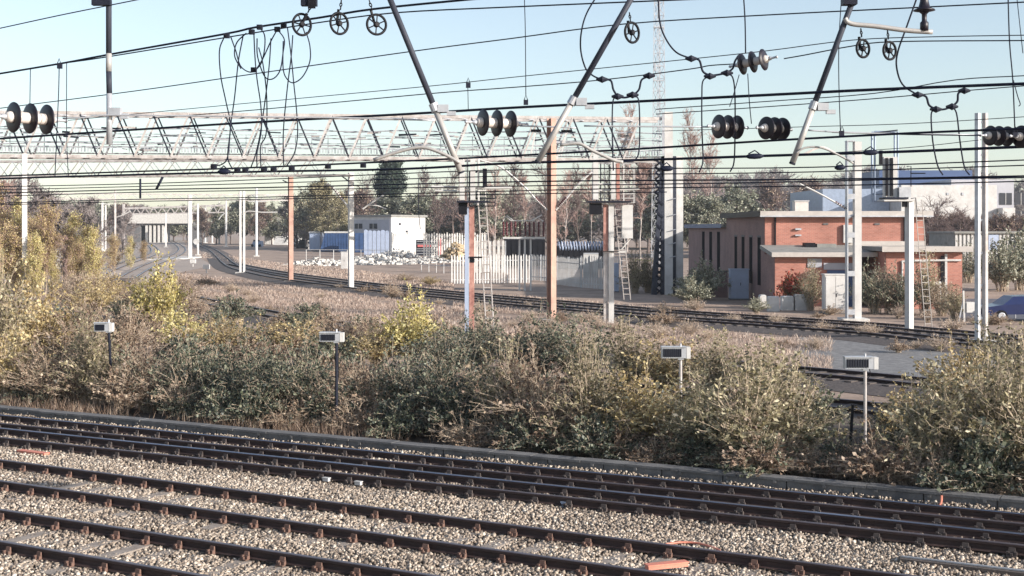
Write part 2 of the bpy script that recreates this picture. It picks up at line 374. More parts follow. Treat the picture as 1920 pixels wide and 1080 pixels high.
# ------------------------------------------------------------------ distant tracks
def curve_track(label, pxs, topm, group='tracks beyond the scrub', w=2.4, sc=1.6, bm='darkb', z=-.12):
    pts = smooth([G(x, y, 0) for x, y in pxs], 8)
    t = thing('railway_track', label, 'railway track', pts[0], group)
    for s in (-1, 1): rail(t, offs(pts, s*.7525), topm, sc=sc)
    mb = MB(); l = offs(pts, -w); r = offs(pts, w); n = len(pts)
    vs_ = [(p.x, p.y, -.285) for p in l]+[(p.x+(q.x-p.x)*.25, p.y+(q.y-p.y)*.25, z) for p, q in zip(l, r)]+[(p.x+(q.x-p.x)*.75, p.y+(q.y-p.y)*.75, z) for p, q in zip(l, r)]+[(p.x, p.y, -.285) for p in r]
    mb.add(vs_, [(j*n+i, j*n+i+1, (j+1)*n+i+1, (j+1)*n+i) for j in range(3) for i in range(n-1)])
    mb.build('ballast_shoulder', M[bm], t)
    # sleepers seen as one row
    sb = MB(); acc = 0
    for i in range(n-1):
        a, b = pts[i], pts[i+1]; d = b-a; ln = d.length; d.normalize(); acc2 = acc
        while acc2 < ln and a.y < 130:
            c = a+d*acc2; sb.obox((c.x, c.y), (d.y, -d.x), (d.x, d.y), 1.28, .125, -.14, -.095); acc2 += .7
        acc = acc2-ln if a.y < 130 else 0
    if sb.v:
        o = sb.build('sleeper_row', M['timber'], t); o['kind'] = 'stuff'
    return t
m1 = [(366,452),(375,458),(398,468),(414,480),(428,492),(448,502),(500,514),(547,522),(667,537),(767,548),(870,558),(960,567),(1150,584),(1260,594),(1440,606),(1640,621),(1760,634),(1990,655)]
curve_track('black railed track sweeping in an S curve from the bridge past the red brick building', m1, M['railtopd'])
m2 = [(440,494),(480,502),(547,513),(667,528),(767,539),(870,549),(960,557),(1150,573),(1260,582),(1440,594),(1640,607),(1760,618),(1990,638)]
curve_track('rusty track just behind the S curving one, in front of the palisade fence', m2, M['railtopd'])
m3 = [(190,520),(350,556),(530,590),(700,614),(880,636),(1150,662),(1530,694),(1760,716),(2000,742)]
curve_track('dark siding half hidden by the thicket, glimpsed in its gaps', m3, M['railtopd'])
m4 = [(900,704),(1250,730),(1540,752),(1660,764),(1800,780),(2000,800)]
curve_track('siding seen through the gap behind the right hand box lamp', m4, M['railtopd'])
l1 = [(262,450),(280,458),(291,468),(283,477),(235,493),(190,510),(140,535)]
curve_track('leftmost pale curving track by the golden bushes', l1, M['railtop'], w=2.2, bm='pathm')
l2 = [(318,450),(335,459),(342,468),(327,479),(287,494),(245,516),(200,548)]
curve_track('curving pale track between the golden bushes and the S curving track', l2, M['railtop'], w=2.2, bm='pathm')
pl_ = [(930,470),(700,486),(545,500),(430,462),(365,446),(320,440),(255,444),(150,500),(60,560),(330,600),(700,650),(1000,690),(1100,640),(880,590),(560,545),(470,520)]
def pxsheet(name, pxs, z, m): return sheet(name, [(G(x,y,z).x, G(x,y,z).y) for x, y in pxs], z, m)
pxsheet('gravel_path', [(290,520),(400,498),(350,470),(345,450),(365,446),(300,444),(262,446),(250,470),(200,492),(100,540)], -.292, M['pathm'])
M['yardm'] = mat('grey_stony_yard', (.24,.235,.23), .95, 0, 0, 3, (.12,.115,.12), bump=.6, bscale=8)
pxsheet('gravel_yard', [(1500,628),(1990,668),(1990,735),(1480,690)], -.291, M['yardm'])
pxsheet('car_park', [(1790,560),(1990,560),(1990,600),(1780,600)], -.289, M['tarmac'])

# ------------------------------------------------------------------ foliage generators
def nrm_(a): return a/np.maximum(np.linalg.norm(a, axis=-1, keepdims=True), 1e-9)
def ribbons(P0, P1, w0, w1):             # 3-sided thin prisms P0->P1
    n = len(P0); d = nrm_(P1-P0); up = np.tile([0.,0.,1.], (n,1)); up[np.abs(d[:,2]) > .9] = (1,0,0)
    x = nrm_(np.cross(d, up)); y = np.cross(d, x); V = []
    for Pn, w_ in ((P0, w0), (P1, w1)):
        for a in (0, 2.094, 4.189): V.append(Pn+(x*math.cos(a)+y*math.sin(a))*np.reshape(w_, (-1,1)))
    V = np.stack(V, 1).reshape(-1, 3)
    f = np.array([(0,1,4,3),(1,2,5,4),(2,0,3,5)]); return V, (f[None]+np.arange(n)[:,None,None]*6).reshape(-1,4)
def leaves(Pn, D, l, wd, g):
    n = len(Pn); D = nrm_(D); s = nrm_(np.cross(D, g.normal(size=(n,3)))); l = np.reshape(l, (-1,1)); wd = np.reshape(wd, (-1,1))
    up = np.cross(s, D)
    V = np.stack([Pn, Pn+D*l*.5+s*wd+up*l*.06, Pn+D*l, Pn+D*l*.5-s*wd+up*l*.06], 1).reshape(-1,3)
    return V, np.arange(n*4).reshape(-1,4)
def shrub_meshes(seed, h, r, ns, nl, ll, lw, leafm, stemm='stem', arch=.5, up=1.0, bare=0.0):
    g = np.random.default_rng(seed); K = 9
    az = g.uniform(0, 2*np.pi, ns); lean = g.uniform(.05, 1, ns)**.8; hh = h*g.uniform(.55, 1.0, ns)*(1-.35*lean)
    t = np.linspace(0, 1, K)[None, :]
    rad = (lean[:,None]*r)*(t**(1+.6*up))+g.uniform(0,.22,ns)[:,None]*r
    z = hh[:,None]*(t*(1+arch)-arch*t*t*(.3+1.1*lean[:,None])); ja = az[:,None]+g.normal(0,.12,(ns,K)).cumsum(1)*.6
    S = np.stack([rad*np.cos(ja), rad*np.sin(ja), z], 2)
    P0 = S[:, :-1].reshape(-1,3); P1 = S[:, 1:].reshape(-1,3)
    w_ = np.linspace(1, .25, K); w0 = np.tile(w_[:-1]*.013, ns); w1 = np.tile(w_[1:]*.013, ns)
    # twigs
    nt_ = ns*9; si = g.integers(0, ns, nt_); ti = g.uniform(.3, 1, nt_)*(K-1.01); i0 = ti.astype(int); fr = (ti-i0)[:,None]
    B = S[si, i0]*(1-fr)+S[si, i0+1]*fr; D = nrm_(S[si, i0+1]-S[si, i0])
    td = nrm_(D*.8+g.normal(0,.6,(nt_,3))+[0,0,.25]); tl = g.uniform(.12,.42,nt_)[:,None]*min(1, h/2)
    T1 = B+td*tl
    Vs, Fs = ribbons(np.vstack([P0,B]), np.vstack([P1,T1]), np.concatenate([w0, np.full(nt_,.005)]), np.concatenate([w1, np.full(nt_,.002)]))
    # leaves on twigs and stems
    k1 = int(nl*.65); q = g.integers(0, nt_, k1); fr = g.uniform(.15,1.05,k1)[:,None]; LP = B[q]+(T1[q]-B[q])*fr; LD = td[q]*.6+g.normal(0,.6,(k1,3))
    k2 = nl-k1; q = g.integers(0, ns, k2); ti = g.uniform(.12,1,k2)**.8*(K-1.01); i0 = ti.astype(int); fr = (ti-i0)[:,None]
    LP2 = S[q,i0]*(1-fr)+S[q,i0+1]*fr; LD2 = nrm_(S[q,i0+1]-S[q,i0])*.5+g.normal(0,.6,(k2,3))+[0,0,-.1]
    LP = np.vstack([LP,LP2]); LD = np.vstack([LD,LD2]); l = (.45+1.5*g.random(nl)**1.8)*ll
    Vl, Fl = leaves(LP, LD, l, l*lw, g)
    clump = np.sin(LP[:,0]*4+seed)*np.sin(LP[:,1]*5)*np.sin(LP[:,2]*3.3+seed)*.22
    tone = np.clip(g.normal(.5,.24,nl)+clump, 0, 1)
    so_ = npmesh('stems', Vs, Fs, M[stemm]); lo = npmesh('foliage', Vl, Fl, M[leafm], np.repeat(tone,4))
    for o in (so_, lo): C.objects.unlink(o)
    return so_, lo
PROTO = {}
def proto(key, *a, **k): PROTO[key] = shrub_meshes(*a, **k)
proto('gold', 11, 2.4, 1.3, 95, 6500, .068, .32, 'l_gold')
proto('olive', 12, 2.6, 1.2, 100, 5600, .066, .30, 'l_olive', up=1.2)
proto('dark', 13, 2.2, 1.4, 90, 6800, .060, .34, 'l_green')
proto('brown', 14, 1.9, 1.4, 110, 4200, .058, .34, 'l_brown')
proto('yellow', 15, 2.6, 1.0, 70, 7500, .072, .34, 'l_yellow', up=1.2)
proto('wand', 16, 2.8, 1.3, 95, 6000, .078, .24, 'l_olive', up=1.5, arch=.3)
proto('bramble', 17, .95, 1.1, 70, 2600, .06, .36, 'l_brown', arch=.9)
proto('bramblegreen', 18, 1.0, 1.1, 60, 4000, .06, .38, 'l_green', arch=.9)
proto('grey', 19, 2.4, 1.4, 60, 8000, .09, .30, 'l_grey')
proto('red', 20, 1.6, .9, 36, 3600, .09, .34, 'l_red')
proto('dryweed', 21, 1.2, .8, 60, 1600, .05, .25, 'l_grass', up=1.3, arch=.2)
proto('kerbweed', 22, 1.5, .9, 50, 1100, .06, .3, 'l_brown', up=1.2, arch=.3)
def put(kind, x, y, Yd=None, sc=1.0, hz=1.0, label='', group=None, cat='shrub', name='shrub', z=-.14, loc=None):
    g_ = loc if loc is not None else G(x, y, z)
    r = thing(name, label, cat, (g_.x, g_.y, z), group)
    for src in PROTO[kind]:
        o = src.copy(); C.objects.link(o); o.parent = r
    r.scale = (sc, sc, sc*hz); r.rotation_euler = (0,0,R.uniform(0,6.28)); return r

# ------------------------------------------------------------------ thicket behind the kerb
big = [ # kind, px base x, base y, scale, height factor, label
('wand',1400,884,1.12,0.74,'tall pale green leafy shrub at centre right, its cane stems rising from the kerb'),
('olive',1478,868,1.0,0.76,'olive shrub leaning over the left side of the gap by the right hand box lamp'),
('wand',1320,868,.95,0.69,'olive caned shrub right of the third box lamp'),
('gold',1200,852,.95,0.81,'yellowing shrub left of the third box lamp post'),
('olive',1105,850,.95,.90,'olive shrub with arching canes at the centre of the kerb'),
('brown',1010,838,1.15,.92,'brown leaved bushy shrub close to the kerb above the arrows'),
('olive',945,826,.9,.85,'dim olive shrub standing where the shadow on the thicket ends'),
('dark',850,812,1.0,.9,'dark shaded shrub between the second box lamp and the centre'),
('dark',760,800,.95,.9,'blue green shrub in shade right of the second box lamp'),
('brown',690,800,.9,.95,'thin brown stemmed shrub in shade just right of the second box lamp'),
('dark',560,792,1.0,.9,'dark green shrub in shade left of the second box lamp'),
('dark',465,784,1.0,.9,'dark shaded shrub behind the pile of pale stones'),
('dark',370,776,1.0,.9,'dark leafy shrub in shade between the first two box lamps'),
('brown',280,770,1.0,.9,'brown twiggy shrub right of the leftmost box lamp'),
('olive',170,764,1.0,.85,'olive shrub below the leftmost box lamp'),
('brown',90,760,1.05,.85,'brownish shrub near the left edge of the kerb'),
('gold',10,755,1.0,.9,'golden brown shrub cut by the left edge of the picture'),
('wand',1760,912,1.05,0.74,'olive green shrub right of the right hand box lamp'),
('olive',1850,915,1.15,0.74,'large green shrub near the right edge with bright leaves low down'),
('wand',1935,925,1.15,0.77,'tall shrub cut by the right edge of the picture'),
('olive',1900,860,1.2,0.63,'olive shrub behind the others at the right edge'),
('gold',1700,850,.75,.8,'yellowish low shrub behind the right hand box lamp post'),
]
for k, x, y, sc, hz, lab in big:
    put(k, x, y, sc=sc, hz=hz, label=lab, group='shrubs along the concrete kerb')
mid = [
('dark',1080,720,1.15,0.84,'dark green shrub top right behind the kerb shrubs at the centre'),
('dark',1010,715,1.1,0.88,'dark green shrub standing under the orange mast'),
('olive',1180,740,1.1,0.68,'grey green shrub behind the third box lamp'),
('gold',1260,745,1.1,0.65,'pale leaved shrub behind and right of the third box lamp'),
('olive',1340,760,1.15,0.60,'olive shrub behind the tall pale green one'),
('olive',1430,770,1.1,0.58,'olive shrub behind the left side of the gap'),
('yellow',770,690,1.0,1.02,'yellow leaved shrub in sunlight left of the white and rust signal post'),
('gold',710,690,1.0,0.63,'golden shrub left of the yellow leaved one'),
('brown',640,680,1.2,0.65,'brown shrub rising behind the second box lamp'),
('gold',570,680,1.05,0.62,'golden brown shrub left of the second box lamp head'),
('gold',500,680,1.0,0.63,'sunlit golden shrub in the middle of the left half of the thicket'),
('gold',420,676,1.0,0.66,'sunlit pale shrub under the sweeping siding'),
('yellow',340,670,.95,0.74,'pale yellow shrub below the bright yellow one'),
('yellow',296,640,1.15,1.18,'bright yellow leafy shrub standing alone at the edge of the curving tracks'),
('brown',230,690,1.1,1.0,'reddish brown shrub behind the leftmost box lamp'),
('brown',150,690,1.1,1.1,'brown shrub with pale twigs left of the leftmost box lamp'),
('gold',60,690,1.2,1.1,'golden shrub in front of the left white mast'),
('olive',-10,700,1.2,1.1,'olive shrub at the far left edge below the golden trees'),
('dark',900,700,1.0,.95,'dark shrub at the foot of the white and rust signal post'),
('dark',830,720,1.0,.85,'dark shrub in shade below the yellow leaved one'),
('gold',1800,790,1.0,0.81,'gold tinted shrub below the blue grey twin mast'),
('wand',1870,780,1.1,0.74,'pale caned shrub in front of the parked blue car'),
('olive',1935,790,1.1,0.74,'olive shrub at the right edge below the parked blue car'),
]
for k, x, y, sc, hz, lab in mid:
    put(k, x, y, sc=sc, hz=hz, label=lab, group='shrubs deeper in the thicket')
for i in range(64):
    c = pt(-60+i*33+R.uniform(-12,12), R.uniform(23.9, 25.2)); kk = R.choice(['bramblegreen','bramble','kerbweed'])
    put(kk, 0, 0, sc=R.uniform(.5,.95), hz=R.uniform(.6,1.1), loc=c, label='straggly bramble clump spilling over the top of the kerb wall', group='bramble clumps along the kerb wall', name='bramble', cat='bramble')
# low brambles filling the floor
cnt = 0
for i in range(90):
    p = R.uniform(24.0, 31); px = R.uniform(-60, 1990); c = pt(px, p)
    if 1530 < px < 1700 and p > 25.5 and R.random() < .8: continue
    kk = 'bramblegreen' if (R.random() < .6) else 'bramble'
    put(kk, 0, 0, sc=R.uniform(.7, 1.05), hz=R.uniform(.7,1.1), loc=c, label='low tangled bramble clump on the floor of the thicket behind the kerb', group='bramble clumps on the thicket floor', name='bramble', cat='bramble')
for i in range(70):
    x = R.uniform(-20, 1000); y = R.uniform(590, 700)
    if x > 330 and y < 560+ (x-330)*.13+18: continue
    put(R.choice(['bramble','bramble','bramblegreen']), x, y, sc=R.uniform(.8,1.3), hz=R.uniform(.7,1.1), label='low brown bramble clump among the farther shrubs of the thicket', group='bramble clumps far in the thicket', name='bramble', cat='bramble')

# grasses: ground cover, one object each
def grass(name, areas, n, hmin, hmax, m, label, wd=.006, zb=-.29, l_=None):
    g = np.random.default_rng(len(name)+n); X = []; Y = []
    for (x0, x1, yl0, yl1, yr0, yr1, wgt) in areas:       # pixel band: left edge y range, right edge y range
        k = int(n*wgt); u = g.uniform(0,1,k); px = x0+(x1-x0)*u
        ya = yl0+(yr0-yl0)*u; yb = yl1+(yr1-yl1)*u; v = g.uniform(0,1,k)
        Dp = 1/(1/(F*(H)/(ya-HY))*(1-v)+1/(F*H/(yb-HY))*v)
        X.append((px-960)*Dp/F); Y.append(Dp)
    X = np.concatenate(X); Y = np.concatenate(Y); k = len(X)
    patch = np.sin(X*.9)*np.sin(Y*.7+X*.3)+np.sin(X*2.3+Y)*.5; keep = g.uniform(-1.3,1.1,k) < patch; X, Y = X[keep], Y[keep]; k = len(X)
    D = nrm_(np.stack([g.normal(0,.45,k), g.normal(0,.45,k), np.ones(k)],1)); l = g.uniform(hmin,hmax,k)
    V, Fc = leaves(np.stack([X,Y,np.full(k,zb)],1), D, l, wd*np.ones(k)*np.maximum(1, Y/30), g)
    o = npmesh(name, V, Fc, M[m], np.repeat(np.clip(g.normal(.5,.25,k),0,1),4), kind='stuff'); tag(o, label, 'grass'); return o
grass('dry_grass', [(330,900,505,560,575,640,.30),(850,1800,540,575,612,622,.30),(900,1560,585,640,625,690,.2),(560,850,490,515,525,540,.12),(380,560,470,480,495,512,.05)], 230000, .05, .30, 'l_grass', 'dry straw coloured grass along the far tracks', .0055)
grass('kerb_grass', [(-30,1990,745,765,905,925,.5),(-30,1990,700,735,820,890,.5)], 26000, .15, .5, 'l_brown', 'dead grass and stalks along the top of the kerb', .004, zb=-.12)
# weeds beside the far tracks
for i in range(70):
    x = R.uniform(340, 1880); yb = 560+(x-340)*.056+R.uniform(-40, 30)
    put(R.choice(['dryweed','dryweed','bramble']), x, yb, sc=R.uniform(.5,1.0), hz=R.uniform(.5,.9), label='dry weed clump in the rough ground between the far tracks', group='weed clumps by the far tracks', name='weed_clump', cat='weeds', z=-.29)

# ------------------------------------------------------------------ trees
def tree_meshes(seed, h, spread, trunkr, nbr=14, sub=9, sub2=6, barkm='bark', twigm='twig', leafm=None, nleaf=0, ll=.25, tw=.022, up=.7, start=.25):
    g = np.random.default_rng(seed)
    K = 8; T = np.zeros((K,3)); T[:,2] = np.linspace(0,h*.93,K); T[1:,:2] += g.normal(0,.02*h,(K-1,2)).cumsum(0)*.5
    tr = trunkr*np.linspace(1,.15,K)
    A0 = [T[:-1]]; A1 = [T[1:]]; W0 = [tr[:-1]]; W1 = [tr[1:]]
    ti = np.sort(g.uniform(start,.97,nbr))*(K-1.01); i0 = ti.astype(int); fr = (ti-i0)[:,None]; B = T[i0]*(1-fr)+T[i0+1]*fr
    az = np.arange(nbr)*2.4+g.normal(0,.4,nbr); f = ti/(K-1); ln = spread*(1.15-.75*f)*g.uniform(.7,1.2,nbr)
    D = nrm_(np.stack([np.cos(az),np.sin(az),np.full(nbr,up)*g.uniform(.6,1.6,nbr)],1))
    def grow(B, D, ln, w_, bend, sg=3):
        Ps = [B]; d = D.copy()
        for s in range(sg):
            d = nrm_(d+g.normal(0,bend,d.shape)+[0,0,.12]); Ps.append(Ps[-1]+d*(ln/sg)[:,None])
        return np.stack(Ps,1)
    b1_ = grow(B, D, ln, 0, .2, 4); w1_ = (tr[i0]*.5)
    A0.append(b1_[:,:-1].reshape(-1,3)); A1.append(b1_[:,1:].reshape(-1,3))
    tp = np.linspace(1,.25,5); W0.append((w1_[:,None]*tp[:-1]).ravel()); W1.append((w1_[:,None]*tp[1:]).ravel())
    Vt, Ft = ribbons(np.vstack(A0), np.vstack(A1), np.concatenate(W0), np.concatenate(W1))
    C0 = []; C1 = []; cw0 = []; cw1 = []; tips = []
    def sub_(Bn, n, lnp, wd, bend):
        m = len(Bn); q = g.integers(0,m,m*n); Kk = Bn.shape[1]; t = g.uniform(.2,1,m*n)*(Kk-1.01); i = t.astype(int); fr = (t-i)[:,None]
        Bs = Bn[q,i]*(1-fr)+Bn[q,i+1]*fr; Dd = nrm_(nrm_(Bn[q,i+1]-Bn[q,i])*.8+g.normal(0,.55,(m*n,3))+[0,0,.15]); l = lnp*g.uniform(.5,1.2,m*n)
        r_ = grow(Bs, Dd, l, 0, bend, 3)
        C0.append(r_[:,:-1].reshape(-1,3)); C1.append(r_[:,1:].reshape(-1,3)); t3 = np.linspace(1,.4,4)
        cw0.append(np.tile(wd*t3[:-1],m*n)); cw1.append(np.tile(wd*t3[1:],m*n)); return r_
    Tt = np.vstack([T[-4:]])[None]
    s1 = sub_(b1_, sub, spread*.42, tw*1.5, .25); s2 = sub_(s1, sub2, spread*.22, tw*.8, .3); sub_(Tt, 20, spread*.35, tw, .3)
    Vc, Fc = ribbons(np.vstack(C0), np.vstack(C1), np.concatenate(cw0), np.concatenate(cw1))
    o1 = npmesh('trunk', Vt, Ft, M[barkm]); o2 = npmesh('crown', Vc, Fc, M[twigm]); res = [o1, o2]
    if leafm:
        allp = s2.reshape(-1,3); q = g.integers(0,len(allp),nleaf); LP = allp[q]+g.normal(0,.15,(nleaf,3)); V, Fl = leaves(LP, g.normal(size=(nleaf,3)), ll*g.uniform(.6,1.3,nleaf), ll*.34*np.ones(nleaf), g)
        cl = np.sin(LP[:,0]*1.3+seed)*np.sin(LP[:,1]*1.1)*np.sin(LP[:,2]*1.2)*.25
        res.append(npmesh('foliage', V, Fl, M[leafm], np.repeat(np.clip(g.normal(.5,.22,nleaf)+cl,0,1),4)))
    for o in res: C.objects.unlink(o)
    return res
PROTO['bare'] = tree_meshes(1, 10, 3.4, .17)
PROTO['bare2'] = tree_meshes(2, 10, 2.6, .14, nbr=18, up=1.1)
PROTO['birch'] = tree_meshes(3, 10, 2.3, .13, nbr=16, barkm='birch', twigm='twigp', up=1.2)
PROTO['birch2'] = tree_meshes(4, 10, 1.8, .10, nbr=14, barkm='birch', twigm='twigp', up=1.6, start=.4)
PROTO['leafy'] = tree_meshes(5, 9, 3.4, .2, nbr=18, leafm='l_olive', nleaf=16000, ll=.20, start=.08)
PROTO['leafygold'] = tree_meshes(6, 6, 2.3, .09, nbr=24, sub=12, barkm='stem', twigm='twigp', leafm='l_gold', nleaf=7000, ll=.13, start=.06, tw=.014, up=1.3)
PROTO['willow'] = tree_meshes(7, 6, 2.0, .08, nbr=20, sub=10, barkm='stem', twigm='twigp', leafm='l_yellow', nleaf=5500, ll=.13, start=.06, tw=.014, up=1.6)
PROTO['evergreen'] = tree_meshes(8, 9, 2.9, .16, nbr=15, leafm='l_ivy', nleaf=20000, ll=.24, start=.5, up=.9)
PROTO['far'] = tree_meshes(9, 10, 4.0, .2, nbr=20, sub=12, sub2=8, tw=.05, leafm='l_brown', nleaf=1500, ll=.30, start=.1)
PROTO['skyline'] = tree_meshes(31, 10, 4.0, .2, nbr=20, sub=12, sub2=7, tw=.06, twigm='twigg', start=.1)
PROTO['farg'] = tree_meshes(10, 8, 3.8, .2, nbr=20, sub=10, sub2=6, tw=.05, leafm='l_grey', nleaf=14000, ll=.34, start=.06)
PH = {'skyline':10,'bare':10,'bare2':10,'birch':10,'birch2':10,'leafy':9,'leafygold':6,'willow':6,'evergreen':9,'far':10,'farg':8}
def putree(kind, x, ytop, Y, label, group, w=1.0, name='tree', cat='tree'):
    h = H-(ytop-HY)*Y/F+.3; s = h/PH[kind]; loc = ((x-960)*Y/F, Y, -.3)
    r = thing(name, label, cat, loc, group)
    for src in PROTO[kind]:
        o = src.copy(); C.objects.link(o); o.parent = r
    r.scale = (s*w, s*w, s); r.rotation_euler = (0,0,R.uniform(0,6.28)); return r
gl = 'golden saplings on the left'
for kind, x, yt, Y, w_, lab in [
 ('leafygold',-15,354,92,0.66,'golden leaved sapling cut by the left edge'),
 ('willow',30,396,98,0.66,'pale yellow sapling in front of the left white mast'),
 ('leafygold',85,396,96,0.66,'golden sapling just right of the left white mast'),
 ('birch2',10,335,105,1.3,'pink twigged bare sapling at the left edge'),
 ('leafygold',130,437,104,0.66,'golden sapling beside the pale relay hut'),
 ('willow',66,454,90,0.66,'yellow sapling leaning against the foot of the left white mast'),
 ('leafygold',-12,444,88,0.66,'tawny sapling low at the left edge'),
 ('willow',100,484,88,0.59,'yellow green sapling below the pale relay hut'),
 ('leafygold',150,462,100,0.73,'russet sapling in front of the paired white masts'),
 ('willow',175,442,95,0.73,'yellow sapling at the foot of the paired white masts'),
 ('leafygold',215,447,130,0.79,'golden bush right of the paired white masts'),
 ('willow',245,452,150,0.79,'rounded yellow bush nearest the curving tracks'),
 ('leafygold',270,456,175,0.79,'small golden bush at the end of the curving row'),
 ('skyline',230,405,210,1.0,'bare topped tree over the golden bushes'),
 ('skyline',160,380,190,1.1,'hazy brown tree behind the paired white masts'),
 ('skyline',90,360,180,1.2,'tall bare tree behind the pale relay hut'),
 ('skyline',20,345,170,1.3,'tall bare tree behind the left white mast'),
 ('skyline',120,400,120,1.0,'bare tree above the pale relay hut')]:
    putree(kind, x, yt, Y, lab, gl, w_)
for i in range(26):
    x = R.uniform(-25, 185); putree(R.choice(['willow','leafygold','birch2','leafygold']), x, R.uniform(405, 480)+max(0, x-90)*.2, R.uniform(88, 128), 'slender golden sapling in the dense belt at the left edge', 'dense belt of golden saplings at the left edge', .9)
for i in range(22):
    put(R.choice(['brown','brown','gold','olive']), R.uniform(120, 340), R.uniform(560, 600), sc=R.uniform(.8,1.3), hz=R.uniform(.6,.95), label='reddish brown scrub bush at the near end of the curving tracks', group='scrub at the near end of the curving tracks')
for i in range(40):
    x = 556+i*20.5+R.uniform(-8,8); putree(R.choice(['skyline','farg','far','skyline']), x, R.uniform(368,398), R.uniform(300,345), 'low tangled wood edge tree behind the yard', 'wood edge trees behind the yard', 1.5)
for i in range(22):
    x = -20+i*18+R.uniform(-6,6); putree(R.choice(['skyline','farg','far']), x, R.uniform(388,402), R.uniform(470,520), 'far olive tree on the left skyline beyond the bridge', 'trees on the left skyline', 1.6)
gc = 'trees behind the white shed and the fence'
for kind, x, yt, Y, w_, lab in [
 ('leafy',600,350,300,1.1,'yellow green leafy tree over the blue containers'),
 ('leafy',637,372,290,1.0,'smaller yellow green tree beside the white shed'),
 ('farg',575,375,320,1.0,'dark green tree left of the yellow green one'),
 ('evergreen',740,303,330,.78,'dark evergreen tree rising above the white shed'),
 ('bare',690,335,340,1.0,'bare brown tree between the white mast and the evergreen'),
 ('bare2',790,322,320,1.0,'bare tree right of the evergreen'),
 ('bare',850,325,240,1.0,'grey bare tree behind the first signal post'),
 ('bare2',820,345,220,.9,'bare upright tree left of the first signal post'),
 ('birch',870,335,200,.9,'pale stemmed birch just left of the first signal post'),
 ('birch',925,320,190,1.0,'tall birch right of the first signal post ladder'),
 ('bare2',960,310,210,1.1,'bare tree above the left end of the switchgear'),
 ('birch2',985,330,170,1.1,'thin birch above the switchgear'),
 ('bare',1020,318,200,1.0,'wide bare tree behind the orange mast'),
 ('birch',1060,325,180,1.0,'birch between the orange mast and the second signal'),
 ('bare2',1085,320,190,1.0,'bare tree left of the second signal'),
 ('birch2',1110,318,160,1.2,'leaning pale birch behind the second signal'),
 ('bare',1150,308,200,1.1,'large bare tree behind the second signal cage'),
 ('birch2',1200,300,150,1.1,'white trunked birch left of the gantry tower'),
 ('far',1215,320,260,1.0,'brown bare tree behind the gantry tower'),
 ('birch',1296,215,260,.8,'tall hazy bare tree right of the gantry tower top'),
 ('birch',1330,255,280,.9,'hazy bare tree second right of the gantry tower'),
 ('birch',1175,205,270,.8,'tall hazy tree showing through the gantry end'),
 ('farg',1250,370,220,1.0,'olive tree right behind the gantry tower legs'),
 ('farg',1320,385,220,1.2,'olive tree above the blue edged annexe'),
 ('farg',1375,372,240,1.2,'olive tree above the brick building corner'),
 ('far',1440,355,300,1.2,'brown tree beyond the brick building roof'),
 ('far',1520,352,310,1.2,'hazy tree beyond the roof vent')]:
    putree(kind, x, yt, Y, lab, gc, w_)
for i, x in enumerate(range(380, 580, 26)):
    putree('farg' if i % 2 else 'far', x, 392+R.uniform(-8,8), R.uniform(330,420), 'hazy olive tree in the row beside the far masts', 'row of trees beside the far masts', 1.1)
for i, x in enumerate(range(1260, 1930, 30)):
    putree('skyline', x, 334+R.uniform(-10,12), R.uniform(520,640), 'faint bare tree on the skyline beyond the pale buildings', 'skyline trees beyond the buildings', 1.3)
for x, yt, Y, lab in [(1760,378,150,'bushy bare tree in front of the pale office wall, beside the brick building'),(1800,395,150,'second bare bushy tree in front of the pale office wall'),(1740,400,140,'bare bush behind the end of the red brick roof')]:
    putree('bare', x, yt, Y, lab, 'bare trees before the pale office', 1.5)
for i, x in enumerate(range(1740, 1960, 24)):
    putree('far', x, 415+R.uniform(-4,6), 165+R.uniform(-5,5), 'brown hedge tree below the pale office wall', 'hedge trees below the pale office', 1.3)

# shrubs round the brick building
for k, x, y, sc, hz, lab in [
 ('dark',1640,588,1.2,1.05,'dark shrub right of the twin channel mast'),
 ('brown',1670,588,1.2,1.15,'reddish tipped shrub in front of the brick extension'),
 ('dark',1695,590,1.1,1.1,'dark shrub behind the third signal post'),
 ('olive',1735,590,1.2,1.0,'olive shrub behind the leaning signal ladder'),
 ('brown',1765,592,1.0,1.0,'brown shrub at the right corner of the brick extension'),
 ('olive',1790,600,.9,.7,'low olive shrub left of the white barrier post'),
 ('grey',1325,562,1.2,.95,'white flowering shrub below the annexe windows'),
 ('grey',1300,562,1.1,.75,'shrub in shade at the foot of the gantry tower'),
 ('grey',1300,575,1.0,.8,'pale leaved shrub beside the low brick enclosure'),
 ('olive',1190,550,1.2,.9,'olive bush left of the gantry tower under the yellow rails'),
 ('olive',1215,548,1.2,.85,'leafy bush at the left foot of the gantry tower'),
 ('red',1484,580,1.1,1.35,'shrub with scarlet leaves against the brick wall'),
 ('olive',1520,582,.9,1.1,'green shrub right of the scarlet leaved one'),
 ('grey',1418,588,.6,.65,'small weedy shrub left of the concrete blocks'),
 ('grey',1880,546,1.7,1.0,'large grey green shrub by the car park'),
 ('grey',1915,544,1.8,1.1,'large grey green shrub at the right edge by the car park'),
 ('dark',1815,530,1.6,1.0,'dark shrub left of the blue grey twin mast'),
 ('dark',1790,520,1.5,1.0,'dark shrub behind the right end of the brick extension'),
 ('gold',805,536,.8,.45,'low reddish bush left of the palisade fence'),
 ('brown',760,528,1.0,.4,'low dark bush by the far track left of the fence'),
 ('dryweed',1240,590,.9,.6,'tuft of tall pale weeds in front of the gantry tower')]:
    put(k, x, y, sc=sc, hz=hz, label=lab, group='shrubs round the far buildings', z=-.29)

